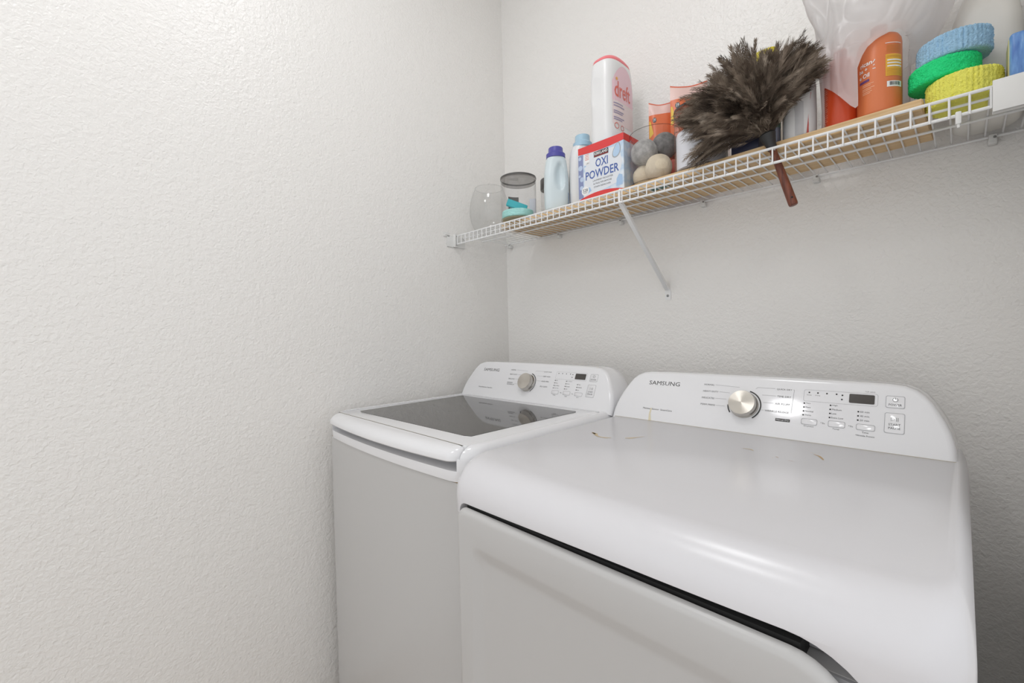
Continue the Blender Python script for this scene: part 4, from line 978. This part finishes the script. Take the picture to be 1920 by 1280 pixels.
def bag():
    nth, nz = 220, 150; vs = []; fs = []; idx = {}
    cx0, cy0 = 1.3075, -0.160
    for j in range(nz+1):
        v = j/nz; z = ZT+0.0008+0.345*v
        op = math.sqrt(max(0, (v-0.42)/0.58))
        ax1 = 0.0745+0.004*sin(2.5*v)+0.058*op; ay1 = 0.116-0.02*op
        cx = cx0+0.036*op; cy = cy0-0.006*v
        for i in range(nth):
            th = 2*PI*i/nth; c, s = cos(th), sin(th); n = 2.9
            x = ax1*math.copysign(abs(c)**(2/n), c); y = ay1*math.copysign(abs(s)**(2/n), s)
            p = Vector((c*1.6, s*1.6, v*3.2))
            fold = abs(mnoise.noise(Vector((p.x, p.y, p.z*0.6))*1.1+Vector((3, 1, 7))))*0.026 + abs(mnoise.noise(Vector((p.x, p.y, p.z*0.7))*2.4+Vector((1, 9, 2))))*0.005 - 0.012
            amp = 0.35+0.9*v
            k = 1+fold*amp/0.09
            xx, yy = cx+x*k, cy+y*k
            # the wall side stays clear of the wall and of the front rail
            yy = min(max(yy, -0.2795-0.02*max(0, v-0.4)), -0.012)
            vs.append(Vector((xx, yy, z+0.006*mnoise.noise(p*2.2)*v)))
    for j in range(nz):
        for i in range(nth):
            q = (j*nth+i, j*nth+(i+1) % nth, (j+1)*nth+(i+1) % nth, (j+1)*nth+i)
            m = (vs[q[0]]+vs[q[2]])/2
            if m.y < cy0 and inpoly(m.x, m.z, MOUTH): continue
            fs.append(q)
    # draw the torn edge out along the mouth's outline
    full = {}
    for f in fs:
        for k in f: full[k] = full.get(k, 0)+1
    for k, c in full.items():
        p = vs[k]
        if p.y < cy0 and c < 4 and 1.60 < p.z < 1.78:
            best = None
            for a, b in zip(MOUTH, MOUTH[1:]+MOUTH[:1]):
                dx, dz = b[0]-a[0], b[1]-a[1]; tt = max(0, min(1, ((p.x-a[0])*dx+(p.z-a[1])*dz)/(dx*dx+dz*dz)))
                q = (a[0]+dx*tt, a[1]+dz*tt); e = (q[0]-p.x)**2+(q[1]-p.z)**2
                if best is None or e < best[0]: best = (e, q)
            if best[0] < 0.004**2: p.x, p.z = best[1]
    used = sorted({k for f in fs for k in f}); mp = {k: n for n, k in enumerate(used)}
    return [vs[k] for k in used], [tuple(mp[k] for k in f) for f in fs]
o = obj('plastic_bag', bag(), MBAG, ang=180); tag(o, 'crumpled translucent white plastic bag around the orange bottles', 'bag')

# ------------------------------------------------------------------ round scrub sponges
def fuzz(m, sc=420, d=0.003): noise_bump(m, sc, d, 3)
MSY = mat('yellow_sponge', srgb(250, 246, 112), 0.8); fuzz(MSY); MSG = mat('green_sponge', srgb(22, 236, 140), 0.6); fuzz(MSG); MSB = mat('blue_sponge', srgb(166, 208, 238), 0.75); fuzz(MSB)
def sponge(cx, cy, z0, z1, r, m, label, scal, samp, tilt, seed, amp=0.0011):
    g = rough_disc(cx, cy, z0, z1, r, amp, 150, 16, scal, samp, seed, 0.005)
    vs = [Vector((v.x, v.y, v.z+tilt*(v.x-cx))) for v in g[0]]
    tag(obj('scrub_sponge', (vs, g[1]), m, ang=60), label, 'sponge', 'round scrub sponges stacked on the wires')
sponge(1.4590, -0.2260, ZW+0.0008, ZW+0.0500, 0.0515, MSY, 'yellow round sponge at the bottom of the sponge stack', 46, 0.045, 0, 1)
sponge(1.4330, -0.2180, ZW+0.0518, ZW+0.0880, 0.0500, MSG, 'bright green round sponge in the middle of the stack', 0, 0, 0.03, 2)
sponge(1.4460, -0.2140, ZW+0.0900, ZW+0.1310, 0.0520, MSB, 'light blue round sponge on top of the stack', 46, 0.045, 0.02, 3)

# white jug behind the sponges and the blue pack
bx, by = 1.4910, -0.092; z = ZW+0.0005
t = thing('bleach_jug', (bx, by, z), 'large translucent white jug behind the stacked sponges', 'jug')
MJUG = mat('milky_plastic', srgb(232, 229, 222), 0.35)
obj('body', loft_bottle(bx, by, [(z, 0.044, 0.064, 3), (z+0.004, 0.049, 0.070, 3), (z+0.05, 0.0515, 0.073, 3), (z+0.17, 0.0515, 0.073, 3), (z+0.205, 0.048, 0.068, 2.7), (z+0.245, 0.036, 0.048, 2.3), (z+0.262, 0.022, 0.026, 2.0), (z+0.285, 0.020, 0.020, 2)], 64, 0, dents=(('x', 1, -0.02, z+0.17, 0.025, 0.05, 0.012),)), MJUG, t, ang=60)
obj('cap', lathe(bx, by, [(0.0215, z+0.2855), (0.023, z+0.287), (0.023, z+0.312), (0.020, z+0.315)], 32), MBOTW, t)
obj('red_mark', ([Vector((bx+0.0505, by-0.052, z+0.10)), Vector((bx+0.0515, by-0.046, z+0.10)), Vector((bx+0.0515, by-0.046, z+0.135)), Vector((bx+0.0505, by-0.052, z+0.135))], [(0, 1, 2, 3)]), mat('faded_red_print', srgb(214, 150, 140), 0.5), t, sm=False)
t = thing('wipes_pack', (1.5380, -0.235, ZW), 'blue printed pack standing at the right end of the shelf', 'pack')
MPACK = mat('blue_pack_film', srgb(96, 140, 206), 0.3)
noise_color(MPACK, [(0.3, srgb(70, 112, 184)), (0.55, srgb(110, 156, 214)), (0.75, srgb(172, 200, 232))], 40, 4, (3, 3, 0.6))
obj('pack_body', box(1.5140, 1.5640, -0.268, -0.205, ZW+0.0006, ZW+0.088, 0.006, 3), MPACK, t)
obj('green_logo', ([Vector((1.5330, -0.2684, ZW+0.066)), Vector((1.5560, -0.2684, ZW+0.066)), Vector((1.5560, -0.2684, ZW+0.075)), Vector((1.5330, -0.2684, ZW+0.075))], [(0, 1, 2, 3)]), mat('bottle_green_print', srgb(40, 104, 96), 0.4), t, sm=False)
obj('yellow_edge', box(1.5128, 1.5150, -0.262, -0.210, ZW+0.002, ZW+0.080, 0.0008, 1), mat('straw_film', srgb(206, 198, 150), 0.4), t)

# ------------------------------------------------------------------ feather duster
hb, ht = Vector((1.1965, -0.2725, 1.443)), Vector((1.1560, -0.2725, 1.578))
axd = (ht-hb).normalized()
t = thing('feather_duster', hb, 'brown feather duster with reddish wooden handle hung through the shelf', 'duster')
def along(pts, n=20):
    return tube([p for p, r in pts], [r for p, r in pts], n)
obj('handle', along([(hb-axd*0.001, 0.0070), (hb, 0.0086), (hb+axd*0.004, 0.0094), (hb+axd*0.05, 0.0090), (hb+axd*0.10, 0.0078), (ht, 0.0072)]), MHANDLE, t, 'turned reddish wooden handle')
obj('hang_hole', along([(hb+axd*0.016+Vector((0.004, -0.0088, 0)), 0.0020), (hb+axd*0.016+Vector((0.0043, -0.0095, 0)), 0.0020)], 12), MBLK, t)
ft = ht+axd*0.034
obj('ferrule', along([(ht-axd*0.002, 0.0090), (ht, 0.0100), (ht+axd*0.010, 0.0108), (ht+axd*0.030, 0.0160), (ft, 0.0175), (ft+axd*0.004, 0.015)]), MFERR, t, 'black tapered ferrule')
MF = mat('brown_feather', srgb(86, 74, 64), 0.85, spec=0.25)
noise_color(MF, [(0.30, srgb(50, 41, 34)), (0.5, srgb(100, 87, 75)), (0.70, srgb(150, 136, 121))], 20, 3)
def feathers():
    rnd = random.Random(21); V = []; Fc = []; MI = []
    # fans: (tip x, tip z, tip y, spread, count, length of barbs)
    fans = [((0.985, 1.735), -0.290, 0.030, 60), ((0.962, 1.705), -0.290, 0.022, 46), ((1.000, 1.655), -0.300, 0.028, 46), ((0.990, 1.592), -0.295, 0.012, 22), ((1.045, 1.655), -0.300, 0.03, 46),
            ((1.030, 1.765), -0.285, 0.028, 50), ((1.075, 1.790), -0.285, 0.024, 44), ((1.099, 1.822), -0.285, 0.007, 12), ((1.066, 1.798), -0.285, 0.007, 10), ((1.120, 1.775), -0.285, 0.022, 40), ((1.160, 1.768), -0.285, 0.02, 36),
            ((1.205, 1.768), -0.285, 0.018, 40), ((1.234, 1.757), -0.285, 0.012, 38), ((1.252, 1.716), -0.285, 0.014, 40), ((1.225, 1.705), -0.285, 0.018, 34), ((1.195, 1.690), -0.300, 0.018, 28), ((1.175, 1.665), -0.300, 0.02, 26),
            ((1.090, 1.690), -0.335, 0.035, 70), ((1.130, 1.720), -0.335, 0.03, 60), ((1.075, 1.735), -0.33, 0.03, 50), ((1.105, 1.650), -0.325, 0.028, 50), ((1.150, 1.650), -0.315, 0.015, 30)]
    core0 = ft; 
    for (tx, tz), ty, sp, cnt in fans:
        for q in range(cnt):
            ca = rnd.random()
            o = core0 + Vector((rnd.gauss(0, 0.006), rnd.gauss(0, 0.006), 0)) + axd*(0.0+0.085*ca**1.5) + Vector((-0.010, 0, 0))*ca
            tip = Vector((tx+rnd.gauss(0, sp*0.62), ty+rnd.gauss(0, 0.017), tz+rnd.gauss(0, sp*0.62)))
            tip.y = min(tip.y, -0.262)
            d = tip-o; L = d.length
            if L < 0.03: continue
            up = Vector((0, 0, 1)); bulge = up*L*rnd.uniform(0.05, 0.30) + Vector((rnd.gauss(0, 0.008), rnd.gauss(0, 0.010), 0))
            mid = o+d*0.5+bulge
            neat = rnd.random() < 0.22
            wd = rnd.uniform(0.012, 0.017) if neat else rnd.uniform(0.014, 0.024); nb = 64 if neat else 40
            mi = 1 if neat else 0
            nrm = Vector((rnd.gauss(0, 0.3), -1, rnd.gauss(0, 0.3))).normalized() if neat else Vector((rnd.gauss(0, 0.6), -1+rnd.gauss(0, 0.6), rnd.gauss(0, 0.6))).normalized()
            if neat: o = o+d*0.25; tip = tip+Vector((0, -0.012, 0)); d = tip-o; mid = o+d*0.5+bulge*0.6
            prevp = None
            for k in range(nb+1):
                s = k/nb; p = o*(1-s)**2+mid*2*s*(1-s)+tip*s*s
                tn = ((mid-o)*(1-s)+(tip-mid)*s).normalized()
                sd = tn.cross(nrm)
                if sd.length < 1e-3: continue
                sd.normalize()
                if prevp is not None and k % 5 == 0:
                    b = len(V); w = 0.0005*(1.2-s)
                    V.extend([prevp-sd*w, prevp+sd*w, p+sd*w, p-sd*w]); Fc.append((b, b+1, b+2, b+3)); MI.append(mi); prevp = p
                if prevp is None: prevp = p
                if s < 0.30 and rnd.random() < 0.55: continue
                bl = wd*(0.6+0.6*sin(PI*min(1, s*0.8+0.15)))*(1 if s < 0.85 else 1-2.2*(s-0.85))*rnd.uniform(0.7, 1.25)
                for sg in (-1, 1):
                    jg = 0.06 if neat else 0.28
                    jit = Vector((rnd.gauss(0, jg), rnd.gauss(0, jg), rnd.gauss(0, jg)))
                    dr = (tn*rnd.uniform(1.3, 2.4)+sd*sg*rnd.uniform(0.5, 1.0)+jit*0.45).normalized()
                    e = p+dr*bl; h = p+dr*bl*0.55+nrm*rnd.gauss(0, 0.0012)
                    e = e+(tn*0.25*bl)-up*bl*0.12
                    ws = dr.cross(nrm)
                    if ws.length < 1e-3: ws = sd
                    ws = ws.normalized()*0.00048
                    b = len(V)
                    V.extend([p-ws, p+ws, h+ws*0.9, h-ws*0.9, e]); Fc.append((b, b+1, b+2, b+3)); Fc.append((b+3, b+2, b+4)); MI.extend((mi, mi))
    return V, Fc, MI
MF2 = mat('pale_brown_feather', srgb(140, 126, 112), 0.8, spec=0.25)
noise_color(MF2, [(0.3, srgb(92, 80, 69)), (0.55, srgb(132, 118, 104)), (0.75, srgb(182, 168, 152))], 30, 3)
FV, FF, FM = feathers()
me = bpy.data.meshes.new('plumes'); me.from_pydata([tuple(v-hb) for v in FV], [], FF); me.update(); me.materials.append(MF); me.materials.append(MF2); me.polygons.foreach_set('material_index', FM)
o = bpy.data.objects.new('plumes', me); COL.objects.link(o); o.parent = t; o['kind'] = 'stuff'; o['label'] = 'fluffy dark brown feathers'
